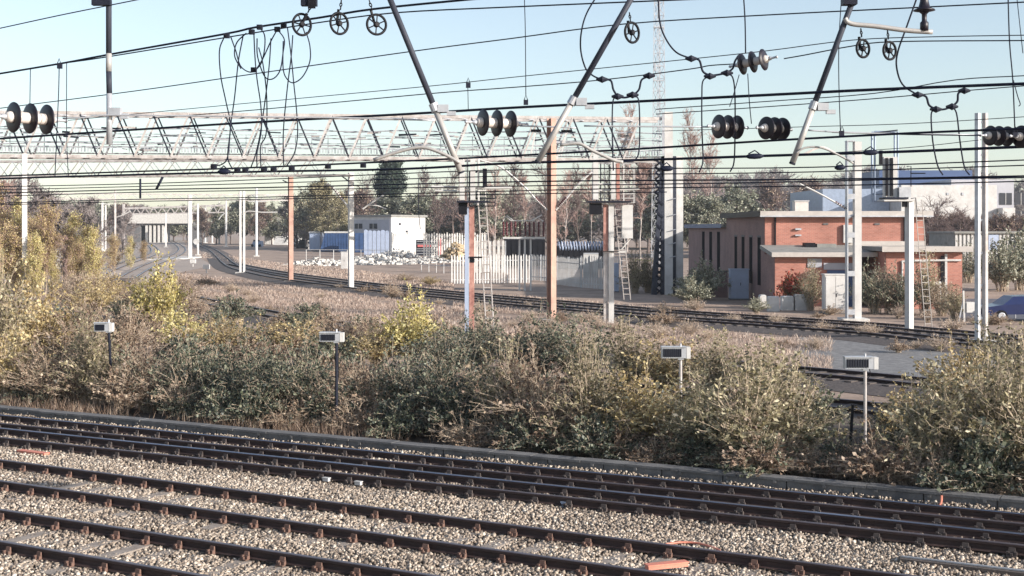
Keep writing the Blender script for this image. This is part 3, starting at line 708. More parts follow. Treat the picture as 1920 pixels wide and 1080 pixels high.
# ------------------------------------------------------------------ buildings
def part(name, m, parent, *boxes, hexas=()):
    mb = MB()
    for b in boxes: mb.box(*b)
    for h_ in hexas: mb.hexa(h_)
    return mb.build(name, m, parent)
XB = 14.8
bb = thing('brick_building', 'flat roofed red brick relay building with a lower extension at each end of its front', 'building', (19.4,78,-.3))
part('main_wall', M['brick'], bb, (XB,24.1,76,89.7,-.3,5.45))
mbw = MB(); mbw.box(XB-.012,XB-.003,76.05,89.6,-.3,5.4); mbw.build('shaded_side_wall', M['brickd'], bb)  # darker brick sheet: shade of the left side put into the colour
part('annexe_wall', M['brickd'], bb, (XB+.02,22,89.75,109,-.3,4.75))  # annexe in the same darkened brick, its shade painted in
r1 = part('main_roof', M['roof'], bb, (XB-.35,24.5,75.6,90.1,5.48,5.66)); part('fascia', M['fascia'], r1, (XB-.37,24.52,75.57,75.6,5.40,5.70), (24.5,24.53,75.6,90.1,5.40,5.70)); part('fascia', M['black'], r1, (XB-.38,XB-.35,75.57,90.1,5.38,5.72))
ra = part('annexe_roof', M['roof'], bb, (XB-.28,22.3,89.75,109.4,4.78,4.98)); part('fascia', M['bluefascia'], ra, (XB-.31,XB-.28,90.15,109.4,4.72,5.02))
for y in (77.2,79.9,82.6,85.3):
    w_ = part('window', M['winblack'], bb, (XB-.022,XB-.014,y,y+1.0,1.3,4.15)); part('lintel', M['conc'], w_, (XB-.03,XB-.016,y-.1,y+1.1,4.16,4.26))
for y in (92.5,96.2,99.9):
    w_ = part('window', M['winblack'], bb, (XB+.005,XB+.016,y,y+1.3,1.2,4.45))
part('gutter', M['galv'], r1, (XB-.37,24.5,75.5,75.565,5.36,5.44)); part('downpipe', M['black'], bb, (15.35,15.43,75.9,75.97,3.7,5.36)); part('downpipe', M['black'], bb, (22.9,22.98,75.9,75.97,3.95,5.36)); part('air_brick', M['conc'], bb, (18.2,18.5,75.95,75.993,4.9,5.0),(21.2,21.5,75.95,75.993,4.9,5.0))
part('string_course', M['fascia'], bb, (19.6,24.12,75.93,75.997,3.62,3.95))
fb_ = part('front_extension', M['brick'], bb, (XB-.02,19.4,73,75.99,-.3,3.2))
mbw = MB(); mbw.box(XB-.035,XB-.023,73.02,75.98,-.3,3.2); mbw.build('shaded_extension_side', M['brickd'], bb)  # extension's left side darkened alike, shade painted as brick colour
mb = MB(); mb.hexa([(XB-.3,72.5,3.12),(20.4,72.5,3.12),(20.4,75.985,3.5),(XB-.3,75.985,3.5),(XB-.3,72.5,3.34),(20.4,72.5,3.34),(20.4,75.985,3.72),(XB-.3,75.985,3.72)]); re = mb.build('extension_roof', M['roof'], bb)
part('fascia', M['fascia'], re, (XB-.3,20.4,72.47,72.497,3.10,3.36))
part('roof_vent', M['black'], re, (16.9,17.5,74.9,75.6,3.5,3.86)); part('roof_vent', M['roof'], re, (17.6,18.7,74.9,75.6,3.55,3.80))
dd_ = part('door_recess', M['bluefascia'], bb, (17.7,19.3,72.94,72.99,-.3,2.35)); part('notice', M['white'], dd_, (18.0,18.25,72.9,72.93,1.2,1.65)); part('lintel', M['greyclad'], dd_, (17.5,19.38,72.92,72.98,2.38,2.75))
part('wall_panel', M['greyclad'], bb, (16.6,17.4,72.95,72.99,2.5,3.0))
fe = part('end_extension', M['brick'], bb, (20.45,24.6,71,75.9,-.3,3.4))
rr = part('end_roof', M['roof'], bb, (20.1,25.0,70.5,75.92,3.45,3.68)); part('fascia', M['fascia'], rr, (20.08,25.02,70.46,70.5,3.42,3.72))
mb = MB(); mb.tube(smooth([(21.3,70.92,.2),(21.3,70.92,2.6),(21.5,70.9,2.9),(23.6,70.9,2.95),(24.5,70.9,2.95)]), .06, 6); mb.build('pipe', M['white'], bb)
part('downpipe', M['white'], bb, (23.62,23.75,70.88,70.97,-.3,3.3)); part('downpipe', M['black'], bb, (23.42,23.58,70.9,70.97,.4,3.2))
part('vent_box', M['white'], bb, (19.35,19.9,75.8,75.97,3.85,4.9)); part('wall_light', M['galv'], bb, (16.55,16.9,75.85,75.97,4.6,4.7),(16.55,16.9,75.85,75.97,4.25,4.33))
part('drain_cover', M['white'], bb, (22.8,23.4,70.85,70.97,.9,1.8))
bb.location = (22.1, 88.9, -1.0); bb.scale = (1.14,)*3
rv = thing('roof_cabinet', 'small cream box standing on the brick building roof', 'roof vent', (17.3,78,5.66)); part('casing', M['cream'], rv, (16.9,17.7,77.6,78.4,5.67,6.25)); part('cap', M['white'], rv, (16.85,17.75,77.55,78.45,6.255,6.32))
rv.location = (19.72, 88.9, 5.84); rv.scale = (1.14,)*3
# enclosure + cabinets + blocks
ew = thing('brick_enclosure', 'low brown brick enclosure beside the brick building', 'low wall', (12.0,78,-.3)); x0 = G(1328,552,-.3)
c = G(1350,558,-.3); part('wall', M['brickd'], ew, (c.x-.9,c.x+.55,c.y,c.y+.25,-.3,1.55), (c.x-.9,c.x-.7,c.y+.26,c.y+3,-.3,1.55)); part('coping', M['conc'], ew, (c.x-.95,c.x+.6,c.y-.04,c.y+.29,1.555,1.62))
def cabinet(name, label, x0, x1, yt, yb, m, dep=.8, door=True):
    a = G(x0, yb, -.3); Y = a.y; z1 = H-(yt-HY)*Y/F; xa = (x0-960)*Y/F; xb = (x1-960)*Y/F
    t = thing(name, label, 'equipment cabinet', ((xa+xb)/2, Y+dep/2, -.3))
    part('casing', M[m], t, (xa,xb,Y,Y+dep,-.22,z1)); part('plinth', M['conc'], t, (xa-.05,xb+.05,Y-.05,Y+dep+.05,-.3,-.225)); part('lid', M[m], t, (xa-.04,xb+.04,Y-.04,Y+dep+.04,z1+.003,z1+.07))
    if door:
        for f0, f1 in ((.04,.49),(.51,.96)):
            d = part('door', M[m], t, (xa+(xb-xa)*f0, xa+(xb-xa)*f1, Y-.025, Y-.003, -.12, z1-.08))
        part('handle', M['dark'], t, (xa+(xb-xa)*.53, xa+(xb-xa)*.56, Y-.05, Y-.028, .7, .9))
    return t
cabinet('equipment_cabinet', 'tall white equipment cabinet just left of the twin channel mast', 1547, 1586, 516, 589, 'white')
cabinet('equipment_cabinet', 'bluish grey cabinet in shade in front of the low brick enclosure', 1370, 1404, 506, 562, 'greycab')  # bluish cast of the shade put into the casing colour
cabinet('equipment_cabinet', 'white cabinet standing in the yard by the white square mast', 639, 651, 473, 506, 'white', .5)
cabinet('equipment_cabinet', 'white cabinet behind the third signal post by the brick extension wall', 1762, 1772, 507, 560, 'white', .4, False)
cabinet('relay_hut', 'pale relay hut among the golden saplings on the left', 104, 124, 458, 505, 'concl', 2.0)
cabinet('equipment_cabinet', 'pale cabinet lit white at the foot of the second signal post', 1150, 1160, 495, 548, 'greycab', .5, False)
for x0, x1, yt, yb, lab in [(1425,1437,553,566,'leftmost pale concrete block in the row before the scarlet shrub'),(1441,1462,556,574,'second pale concrete block of the row before the scarlet shrub'),(1466,1488,555,572,'third pale concrete block of the row before the scarlet shrub'),(1491,1519,552,572,'rightmost and widest pale concrete block before the scarlet shrub')]:
    a = G(x0, yb+10, -.3); Y = a.y; t = thing('concrete_block', lab, 'concrete block', (a.x, Y, -.3), 'pale concrete blocks by the brick building')
    xa = (x0-960)*Y/F; xb = (x1-960)*Y/F; z1 = H-(yt-HY)*Y/F; part('block', M['white'], t, (xa,xb,Y,Y+.55,-.3,z1-.06)); part('chamfered_top', M['white'], t, hexas=[[(xa,Y,z1-.057),(xb,Y,z1-.057),(xb,Y+.55,z1-.057),(xa,Y+.55,z1-.057),(xa+.06,Y+.06,z1),(xb-.06,Y+.06,z1),(xb-.06,Y+.49,z1),(xa+.06,Y+.49,z1)]])
# pale office far right
def office():
    Y = 200; k = Y/F; X = lambda x: (x-960)*k; Z = lambda y: H-(y-HY)*k
    t = thing('office_building', 'long pale rendered office block beyond the brick building with grey glazed right end', 'building', (X(1780),Y,-.3))
    part('wall', M['white'], t, (X(1690),X(1869),Y,Y+30,-.3,Z(347))); part('low_wing', M['white'], t, (X(1871),X(1894),Y-2,Y+20,-.3,Z(390)))
    part('shaded_wall', M['bluegrey'], t, (X(1560),X(1689),Y+6,Y+30,-.3,Z(352)))  # blue-grey stands in for shade on this part of the wall
    part('glazed_wing', M['greyclad'], t, (X(1870),X(2000),Y+21,Y+40,-.3,Z(340)*1.09)); 
    rf = part('roof', M['bluefascia'], t, (X(1790),X(2000),Y+41,Y+60,-.3,Z(331)*1.22))
    for i in range(6):
        for zz in (0, 1):
            xx = X(1878)*1.1+i*2.6; w_ = part('window', M['glass'], t, (xx,xx+2.1,Y+20.9,Y+20.97,5.6+zz*3.1,7.6+zz*3.1)); part('frame', M['white'], w_, (xx+1.0,xx+1.08,Y+20.85,Y+20.89,5.6+zz*3.1,7.6+zz*3.1))
    for xx in (1775,1803): part('wall_vent', M['galv'], t, (X(xx),X(xx+4),Y-.1,Y-.01,Z(366),Z(361)))
office()
Y = 130; k = Y/F; sx = lambda x: (x-960)*k; sz = lambda y: H-(y-HY)*k
t = thing('storage_shed', 'long low shed with white and buff vertical slatted cladding behind the car park', 'shed', (sx(1860),Y,-.3))
part('wall', M['roof'], t, (sx(1790),sx(1990),Y,Y+8,-.3,sz(438))); part('roof', M['roof'], t, (sx(1788),sx(1992),Y-.3,Y+8.3,sz(438)+.01,sz(434)))
mb = MB(); 
for i in range(27):
    xx = sx(1791)+i*.4; mb.box(xx, xx+.2, Y-.06, Y-.005, .4, sz(439))
mb.build('slats', M['white'], t); part('window', M['glass'], t, (sx(1893),sx(1925),Y-.12,Y-.065,sz(462),sz(453))); part('panel', M['greycab'], t, (sx(1853),sx(1872),Y-.1,Y-.065,sz(468),sz(440)))
# white corner shed, left of centre
def rbox(mb, o, u, w, a0, a1, b0, b1, z0, z1):
    q = [];
    for z in (z0, z1):
        for a, b in ((a0,b0),(a1,b0),(a1,b1),(a0,b1)): q.append((o[0]+u[0]*a+w[0]*b, o[1]+u[1]*a+w[1]*b, z))
    mb.hexa(q); return mb
o_ = (-25.4,273); u = (.6,.8); v = (-.8,.6)
t = thing('white_shed', 'white industrial shed with dark smudged windows on its shaded side', 'building', (-25.4,273,-.3))
rbox(MB(), o_, u, v, 0, 11, 0, 11, -.3, 7.1).build('wall', M['white'], t); rbox(MB(), o_, u, v, -.3, 11.4, -.3, 11.3, 7.11, 7.55).build('roof', M['roof'], t)
rbox(MB(), o_, u, v, -.06, -.005, .3, 10.9, 3.6, 6.5).build('shaded_side_panel', M['greyclad'], t)  # grey sheet over the left wall: its shade put into the colour
for b0_ in (3.9, 8.2):
    w_ = rbox(MB(), o_, u, v, -.12, -.065, b0_, b0_+2.2, 4.6, 5.7).build('window', M['glass'], t); rbox(MB(), o_, u, v, -.16, -.125, b0_+1.05, b0_+1.15, 4.6, 5.7).build('frame', M['white'], w_)
rbox(MB(), o_, u, v, 2.4, 3.0, -.1, -.01, 5.4, 5.8).build('wall_light', M['dark'], t); rbox(MB(), o_, u, v, 4.6, 5.2, -.14, -.01, 3.3, 4.2).build('vent', M['dark'], t)
def container(name, label, cat, x0, x1, yt, yb, m, dep, lid=None, ribs=True, slope=0):
    Y = G(x0, yb, -.3).y; k = Y/F; X0 = (x0-960)*k; X1 = (x1-960)*k; Z = H-(yt-HY)*k
    t = thing(name, label, cat, ((X0+X1)/2, Y, -.3))
    part('body', M[m], t, hexas=[[(X0,Y,-.2),(X1,Y,-.2),(X1,Y+dep,-.2),(X0,Y+dep,-.2),(X0+slope,Y,Z),(X1,Y,Z),(X1,Y+dep,Z),(X0+slope,Y+dep,Z)]])
    if lid: part('lid', M[lid], t, (X0+slope-.1,X1+.1,Y-.1,Y+dep+.1,Z+.01,Z+.35))
    if ribs:
        mb = MB(); n = max(3, int((X1-X0)/.6))
        for i in range(n): xx = X0+slope+.1+(X1-X0-slope-.3)*i/(n-1); mb.box(xx, xx+.12, Y-.08, Y-.01, -.1, Z-.15)
        mb.build('ribs', M[m], t)
    return t
container('skip_container', 'dark blue slope ended container left of the white square mast', 'container', 600, 652, 437, 472, 'blue', 8, 'white', slope=1.0)
container('storage_container', 'blue container just right of the white square mast', 'container', 665, 684, 437, 474, 'blue', 8)
container('storage_container', 'small grey topped container left of the blue one', 'container', 580, 600, 437, 470, 'greycab', 6, 'white')
container('storage_container', 'white container far left of the blue ones', 'container', 549, 575, 441, 461, 'white', 6, 'white')
container('parked_van', 'white van parked in the far yard right of the signal masts', 'van', 512, 538, 443, 460, 'white', 5, None, False, .8)
container('storage_container', 'narrow white container end in the far yard', 'container', 496, 511, 438, 459, 'white', 6, None)
container('storage_container', 'dark container behind the palisade fence left of the orange mast', 'container', 948, 1022, 449, 500, 'black', 5)
container('storage_container', 'dark container behind the palisade fence right of the orange mast', 'container', 1045, 1132, 462, 505, 'black', 5)
for x0,x1,yt,yb,m_,lab in [(540,556,447,463,'white','white van parked left of the small white container in the far yard'),(556,572,450,466,'black','dark car parked among the white vehicles in the far yard'),(470,490,452,463,'greycab','grey van at the left end of the far yard'),(572,590,452,468,'white','white pickup beside the grey topped container')]:
    t = container('parked_van', lab, 'van', x0, x1, yt, yb, m_, 3, None, False, .7); Yv = G(x0,yb,-.3).y; kv = Yv/F
    for xx in (x0+3, x1-3): MB().lathe(((xx-960)*kv, Yv-.1, .1), (0,1,0), [(0,.35),(.2,.38)], 12).build('wheel', M['black'], t)
    MB().box((x0+5-960)*kv,(x1-3-960)*kv,Yv-.06,Yv-.01,1.2,1.6).build('window', M['glass'], t)
# black rack with a pink stripe and stone pile
t = container('equipment_rack', 'dark slatted equipment rack with a pale pink stripe in the yard', 'equipment rack', 780, 821, 450, 480, 'dark', 1.5, None, False)
Y = G(780,480,-.3).y-.1; k = Y/F; part('stripe', M['redpaint'], t, ((783-960)*k,(808-960)*k,Y-.08,Y-.02,H-(463-HY)*k,H-(459-HY)*k)); part('stripe', M['white'], t, ((809-960)*k,(821-960)*k,Y-.08,Y-.02,H-(463-HY)*k,H-(459-HY)*k))
mb = MB()
for yy in (452,457,466,470,475): mb.box((781-960)*k,(821-960)*k,Y-.06,Y-.015,H-(yy+1-HY)*k,H-(yy-HY)*k)
mb.build('slats', M['galv'], t); part('post', M['redpaint'], t, ((822-960)*k,(827-960)*k,Y-.1,Y+.3,-.3,H-(447-HY)*k))
def heap(name, label, cat, x, y, r, h, m, n=60, sq=1.0, kind=None):
    mb = MB(); c = G(x, y, -.3); rr_ = random.Random(int(x*7+y))
    for i in range(n*3):
        a = rr_.uniform(0,6.28); q = rr_.random()**.5; px_, py_ = c.x+math.cos(a)*q*r, c.y+math.sin(a)*q*r*sq; z = -.3+h*(1-q)*rr_.uniform(.3,1); s = rr_.uniform(.07,.27)*max(.6, min(1.5, h))*(1 if n < 100 else .9)
        u_ = rr_.uniform(0,3.14); mb.obox((px_,py_), (math.cos(u_),math.sin(u_)), (-math.sin(u_),math.cos(u_)), s, s*.7, z-s*.4, z+s*.5)
    o = tag(mb.build(name, M[m]), label, cat); o['kind'] = 'stuff'; return o
heap('stone_pile', 'yellowish stacked logs and rubble behind the left end of the palisade fence', 'rubble pile', 856, 490, 3.0, 3.4, 'ply', 130)
heap('rubble_pile', 'pale pile of broken concrete left of the white yard cabinet', 'rubble pile', 598, 497, 5, 1.2, 'concl', 70)
heap('rubble_pile', 'white rubble pile beside the white square mast', 'rubble pile', 705, 494, 7.5, 1.5, 'concl', 160)
heap('rubble_pile', 'pale scrap heap in front of the dark equipment rack', 'rubble pile', 800, 492, 5, 1.1, 'concl', 70)
heap('rubble_pile', 'small white rubble by the far yard corner', 'rubble pile', 745, 482, 4, 2.2, 'white', 50)
# low white pipe fence in the yard
def railfence(name, label, pxs, Y0, z1, m, n=5, r=.05, rails=2):
    a = P(pxs[0], 0, 1); t = None; pts = []
    for i in range(n): x = pxs[0]+(pxs[1]-pxs[0])*i/(n-1); Y = Y0[0]+(Y0[1]-Y0[0])*i/(n-1); pts.append(Vector(((x-960)*Y/F, Y, -.3)))
    t = thing(name, label, 'fence', pts[0])
    for p in pts: MB().tube([p, p+Vector((0,0,z1+.3))], r, 6).build('post', M[m], t)
    for j in range(rails):
        z = z1-j*(z1*.5); MB().tube([p+Vector((0,0,z+.27)) for p in pts], r*.8, 6).build('rail', M[m], t)
railfence('pipe_fence', 'white pipe railing left of the palisade fence', (790,846), (150,142), 1.1, 'white')
railfence('pipe_fence', 'yellow pipe railing left of the gantry tower', (1192,1226), (118,112), 1.9, 'yellow', 3, .06, 3)
railfence('pipe_fence', 'thin white railing in the yard below the blue containers', (574,728), (190,186), 1.6, 'white', 7, .06, 1)
# palisade fences
def palisade(label, x0, yb0, x1, yb1, h, m, pitch=.26, pw=.13, gap=None, posts=True):
    a = G(x0, yb0, -.3); b = G(x1, yb1, -.3); d = b-a; ln = d.length; d.normalize(); nn = Vector((d.y,-d.x,0))
    t = thing('palisade_fence', label, 'fence', a); mb = MB(); s = 0; rr_ = random.Random(int(x0))
    while s < ln:
        c = a+d*s; hh = h*rr_.uniform(.97,1.03)
        if not (gap and gap[0] < s/ln < gap[1]):
            c = c+nn*.05; q = d*pw/2; e = nn*.012; z0, z1 = -.25, hh-.35
            mb.hexa([c-q-e+Vector((0,0,.05)), c+q-e+Vector((0,0,.05)), c+q+e+Vector((0,0,.05)), c-q+e+Vector((0,0,.05)), c-q-e+Vector((0,0,hh-.12)), c+q-e+Vector((0,0,hh-.12)), c+q+e+Vector((0,0,hh-.12)), c-q+e+Vector((0,0,hh-.12))])
            mb.add([c-q+Vector((0,0,hh-.118)), c+q+Vector((0,0,hh-.118)), c+Vector((0,0,hh+.05))], [(0,1,2)])
        s += pitch
    mb.build('pales', M[m], t)
    for z in (.4, h-.5): MB().beam(a+Vector((0,0,z)), b+Vector((0,0,z)), .05, .06).build('rail', M['galv'], t)
    if posts:
        n = max(2, int(ln/2.75))
        for i in range(n+1):
            c = a+d*ln*i/n-nn*.08; MB().beam(c, c+Vector((0,0,h)), .1, .08).build('post', M['galv'], t)
palisade('pale grey palisade fence running left from the switchgear post', 847, 533, 995, 531, 2.6, 'white')
palisade('shaded palisade fence section between the switchgear post and the orange mast', 996, 526, 1030, 528, 2.5, 'white')
palisade('palisade fence section just right of the orange mast', 1044, 534, 1088, 540, 2.55, 'white')
palisade('right end section of the palisade fence carrying a white panel', 1089, 540, 1164, 546, 2.7, 'white')
palisade('far palisade fence on the skyline of the yard right of the white shed', 795, 484, 912, 483, 4.2, 'concl', .45, .26)
palisade('pale fence in front of the white shed right of the blue container', 686, 478, 733, 478, 4.6, 'greycab', .8, .7)
palisade('narrow palisade behind the dark equipment rack', 735, 482, 780, 480, 4.4, 'concl', .6, .3)
palisade('pale barred store fence behind the rust signal post', 893, 512, 948, 512, 3.6, 'concl', .5, .3)
a = G(1093,541,-.3); t = thing('fence_panel', 'white speckled sheet fixed to the right end of the palisade fence', 'panel', a)
mb = MB(); p0 = P(1094,474,a.y-.35); p1 = P(1122,474,a.y-.35); mb.box(p0.x,p1.x,a.y-.4,a.y-.36,.6,p0.z); mb.build('sheet', M['white'], t); MB().box(p0.x,p1.x,a.y-.43,a.y-.405,p0.z-.1,p0.z).build('top_strip', M['galv'], t)
# razor coil
mb = MB(); pts = []
for i in range(420):
    u_ = i/419; x = 1046+(1133-1046)*u_; a_ = u_*2*math.pi*16; c = P(x, 461, 101); pts.append(c+Vector((0, math.cos(a_)*.33, math.sin(a_)*.33)))
tag(mb.tube(pts, .05, 4).build('razor_wire_coil', M['greycab']), 'coils of grey razor wire on top of the fence right of the orange mast', 'razor wire')
# switchgear with red insulators
Y = 104; X = lambda x: (x-960)*Y/F; Z = lambda y: H-(y-HY)*Y/F
t = thing('switchgear', 'outdoor switchgear rack with red brown insulators on a white steel post', 'switchgear', (X(984),Y,-.3))
mb = MB()
for x in (974,984,995): mb.beam((X(x),Y,-.3),(X(x),Y,Z(447)),.14)
mb.build('post', M['white'], t); MB().beam((X(943),Y-.3,Z(446)),(X(1022),Y-.3,Z(446)),.16,.14).beam((X(943),Y+.3,Z(446)),(X(1022),Y+.3,Z(446)),.16,.14).build('frame', M['white'], t)
for x in (944,950,958,966,975,985,993,1001,1010,1019):
    mb = MB(); pr = [(0,.06)]
    for j in range(8): pr += [(.08+j*.13,.075),(.12+j*.13,.15),(.16+j*.13,.075)]
    pr += [(1.18,.06)]; mb.lathe((X(x),Y,Z(443)),(0,0,1),pr,8); mb.build('insulator', M['disc2'], t, True)
mb = MB(); mb.tube([(X(943),Y,Z(415)),(X(948),Y,Z(406)),(X(958),Y,Z(414)),(X(1000),Y,Z(414)),(X(1008),Y,Z(408)),(X(1019),Y,Z(415))], .04, 5).tube([(X(996),Y,Z(414)),(X(1016),Y,Z(403))],.05,5).tube([(X(950),Y,Z(404)),(X(962),Y,Z(413))],.04,5); mb.build('busbar', M['white'], t)

# car and barrier
def car():
    g0 = G(1905, 602, -.29); t = thing('parked_car', 'dark blue car parked at the right edge beyond the thicket', 'car', g0)
    x0, y0 = g0.x-1.9, g0.y
    prof = [(-.1,.35),(0,.75),(.9,.88),(1.5,1.32),(2.9,1.36),(3.7,.98),(4.2,.9),(4.3,.4)]
    mb = MB(); n = len(prof); vs_ = [(x0+a, y0-.85+(.12 if b > 1 else 0), -.25+b) for a, b in prof]+[(x0+a, y0+.85-(.12 if b > 1 else 0), -.25+b) for a, b in prof]
    mb.add(vs_, [tuple(range(n))[::-1], tuple(range(n, 2*n))]+[(i, (i+1)%n, n+(i+1)%n, n+i) for i in range(n)]); mb.build('body', M['car'], t)
    mb = MB(); mb.add([(x0+1.1,y0-.8,.72),(x0+3.5,y0-.8,.76),(x0+2.8,y0-.745,1.04),(x0+1.6,y0-.745,1.02)], [(0,1,2,3)]); mb.build('window', M['glass'], t)
    for xx in (.8, 3.4):
        w_ = MB().lathe((x0+xx,y0-.9,.03),(0,1,0),[(0,.30),(.02,.32),(.2,.32),(.22,.3)],18).build('wheel', M['black'], t); MB().lathe((x0+xx,y0-.915,.03),(0,1,0),[(0,.18),(.012,.2)],14).build('rim', M['galv'], w_)
    MB().box(x0-.12,x0-.05,y0-.7,y0-.4,.42,.56).build('headlight', M['white'], t)
car()
g0 = G(1808, 603, -.29); t = thing('barrier_post', 'white barrier post with angled strut by the car park', 'barrier', g0)
MB().beam(g0, g0+Vector((-.05,0,1.65)), .09).build('post', M['white'], t); MB().beam(g0+Vector((-.3,0,0)), g0+Vector((-.05,.02,1.1)), .06).build('strut', M['galv'], t); MB().box(g0.x+.1,g0.x+.55,g0.y-.1,g0.y+.3,.2,.75).build('box', M['white'], t)
g0 = G(1870, 597, -.29); t = thing('bicycle_rack', 'small grey steel frame in front of the car park', 'rack', g0)
MB().tube(smooth([g0, g0+Vector((.05,0,.7)), g0+Vector((.5,0,.85)), g0+Vector((.95,0,.7)), g0+Vector((1,0,0))]), .03, 6).build('hoop', M['galv'], t); MB().tube([g0+Vector((.03,0,.4)), g0+Vector((.98,0,.4))], .025, 6).build('rail', M['galv'], t)

# ------------------------------------------------------------------ overbridge far left
Y = 455; k = Y/F; X = lambda x: (x-960)*k; Z = lambda y: H-(y-HY)*k
t = thing('road_bridge', 'white parapeted road bridge crossing the far end of the railway', 'bridge', (X(292),Y,-.3))
part('parapet', M['concl'], t, (X(228),X(360),Y,Y+.8,Z(419),Z(400))); part('deck', M['conc'], t, (X(225),X(362),Y+.81,Y+11,Z(422),Z(416)))
for x in (271,278,286,294,302): part('pier', M['concl'], t, (X(x),X(x+4),Y+1,Y+9,-.3,Z(422)-.01))
part('abutment', M['conc'], t, (X(205),X(262),Y+.9,Y+10,-.3,Z(423)),); part('abutment', M['conc'], t, (X(352),X(378),Y+.9,Y+10,-.3,Z(423)))
t = thing('footbridge', 'pale lattice gantry and footbridge span in front of the road bridge', 'footbridge', (X(320),Y-60,-.3))
Y2 = Y-60; k2 = Y2/F; X2 = lambda x: (x-960)*k2; Z2 = lambda y: H-(y-HY)*k2
mb = MB(); mb.beam((X2(232),Y2,Z2(391)),(X2(424),Y2,Z2(385)),.5); mb.beam((X2(232),Y2,Z2(402)),(X2(424),Y2,Z2(398)),.35)
for i in range(24):
    xa = 232+i*8; ya = 391-(xa-232)*.03; yb = 402-(xa-232)*.02; mb.beam((X2(xa),Y2,Z2(ya if i%2 else yb)),(X2(xa+8),Y2,Z2(yb if i%2 else ya)),.22)
mb.build('truss', M['whited'], t)
for x in (232, 424): MB().beam((X2(x),Y2,-.3),(X2(x),Y2,Z2(382)),.6).build('leg', M['whited'], t)

# ------------------------------------------------------------------ masts
def lathe_ins(mb, a, b, rd, n, rc):
    a = Vector(a); b = Vector(b); ln = (b-a).length; pr = [(0,rc)]
    for j in range(n):
        c = ln*(j+.5)/n; pr += [(c-ln*.22/n,rc),(c,rd),(c+ln*.22/n,rc)]
    pr += [(ln,rc)]; mb.lathe(a, b-a, pr, 10); return mb
def mast(x, yb, yt, w, kind, label, m, arms=(), ins=(), m2=None, base=True, rot=25, group='overhead line masts', name='overhead_line_mast'):
    g0 = G(x, yb, -.2); Y = g0.y; k = Y/F; X = g0.x; zt = H-(yt-HY)*k; w *= k
    t = thing(name, label, 'mast', (X,Y,-.3), group)
    ca, sa = math.cos(math.radians(rot)), math.sin(math.radians(rot)); u = (ca, sa); v = (-sa, ca); kk = w/(ca+sa)/2
    if kind == 'H':                               # rolled steel column turned towards the line
        q = lambda a, b, la, lb, mb: mb.obox((X+u[0]*a+v[0]*b, Y+u[1]*a+v[1]*b), u, v, la, lb, -.3, zt)
        mb = MB(); q(0, -kk+.015, kk, .015, mb); q(0, kk-.015, kk, .015, mb); q(0, 0, .012, kk-.032, mb); mb.build('post', M[m], t)
    elif kind == 'box':
        MB().obox((X, Y), u, v, kk, kk, -.3, zt).build('post', M[m], t)
    elif kind == 'twin':
        for s, mm in ((-1, m), (1, m2 or m)):
            MB().obox((X+s*w*.29, Y), u, v, w*.16, w*.16, -.3, zt).build('post', M[mm], t)
        mb = MB(); z = .8
        while z < zt-.2: mb.box(X-w*.1,X+w*.1,Y-w*.06,Y-w*.0,z,z+.1); z += 1.4
        mb.build('batten_plates', M[m], t)
    elif kind == 'channels':
        MB().box(X-w/2,X-w/2+.06,Y-w*.3,Y+w*.3,-.3,zt).box(X-w/2+.06,X-w/2+.16,Y+w*.3-.02,Y+w*.3,-.3,zt).build('channel', M['galv'], t)
        MB().box(X+.02,X+w/2,Y-w*.3,Y+w*.3,-.3,zt).build('channel', M[m], t)
        mb = MB(); z = .1
        while z < zt-.3: mb.box(X-w/2+.062,X+.018,Y-w*.3,Y-w*.3+.02,z,z+.28); z += 2.05
        mb.build('batten_plates', M['galv'], t); MB().box(X-w/2-.02,X+.05,Y-w*.3-.03,Y+w*.3,zt+.003,zt+.06).build('cap', M['galv'], t)
    if base: part('base', M['concl'], t, (X-w*.9,X+w*.9,Y-w*.9,Y+w*.9,-.31,-.1))
    for pts, r, mm in arms:
        MB().tube(smooth([P(a, b, Y-.05) for a, b in pts], 4), r*k, 6).build('cantilever_arm', M[mm], t)
    for a, b, rd, n in ins:
        lathe_ins(MB(), P(a[0],a[1],Y-.05), P(b[0],b[1],Y-.05), rd*k, n, rd*k*.4).build('insulator', M['disc2'], t, True)
    return t
mast(46,560,288,12,'box','tall white mast in the golden saplings carrying the left end of the lattice gantry','white')
mast(192,470,378,5,'box','left of two slim white masts beside the golden bushes','white', [([(192,382),(206,384)],1.2,'white')])
mast(198,468,385,4,'box','right of two slim white masts beside the golden bushes','white')
mast(216,490,355,4.5,'box','slender white mast at the end of the golden bushes','whited', [([(216,408),(228,404),(245,396)],1,'white')])
mast(238,448,386,4,'box','short distant white mast left of the road bridge','white')
mast(311,463,400,3.5,'box','small white mast in front of the bridge openings','white')
mast(356,484,364,9,'box','stout white mast on the pale concrete pad by the S curving track','white')
mast(371,478,382,4.5,'box','thin white mast with a round disc just right of the stout one','white')
for x, yb, yt in ((385,455,384),(398,456,384),(411,457,378),(424,462,376)):
    mast(x,yb,yt,3.6,'box',{385:'first',398:'second',411:'third',424:'fourth'}[x]+' from the left of four slim white masts right of the round disc','white', [([(x,398),(x-8,404),(x-14,412)],1,'white')])
mast(454,512,358,12,'twin','white twin post mast standing before the S curving track','white',[([(454,402),(466,396),(490,398),(520,398)],1.2,'white')],m2='white')
mast(481,480,352,5,'box','slim galvanised mast left of the orange one','galv',[([(466,378),(500,378)],1.2,'white')])
mast(545,528,328,11,'H','dull orange steel mast with a dark left edge left of the white square mast','orange',[([(545,345),(530,338)],1.2,'dark')],m2='black')
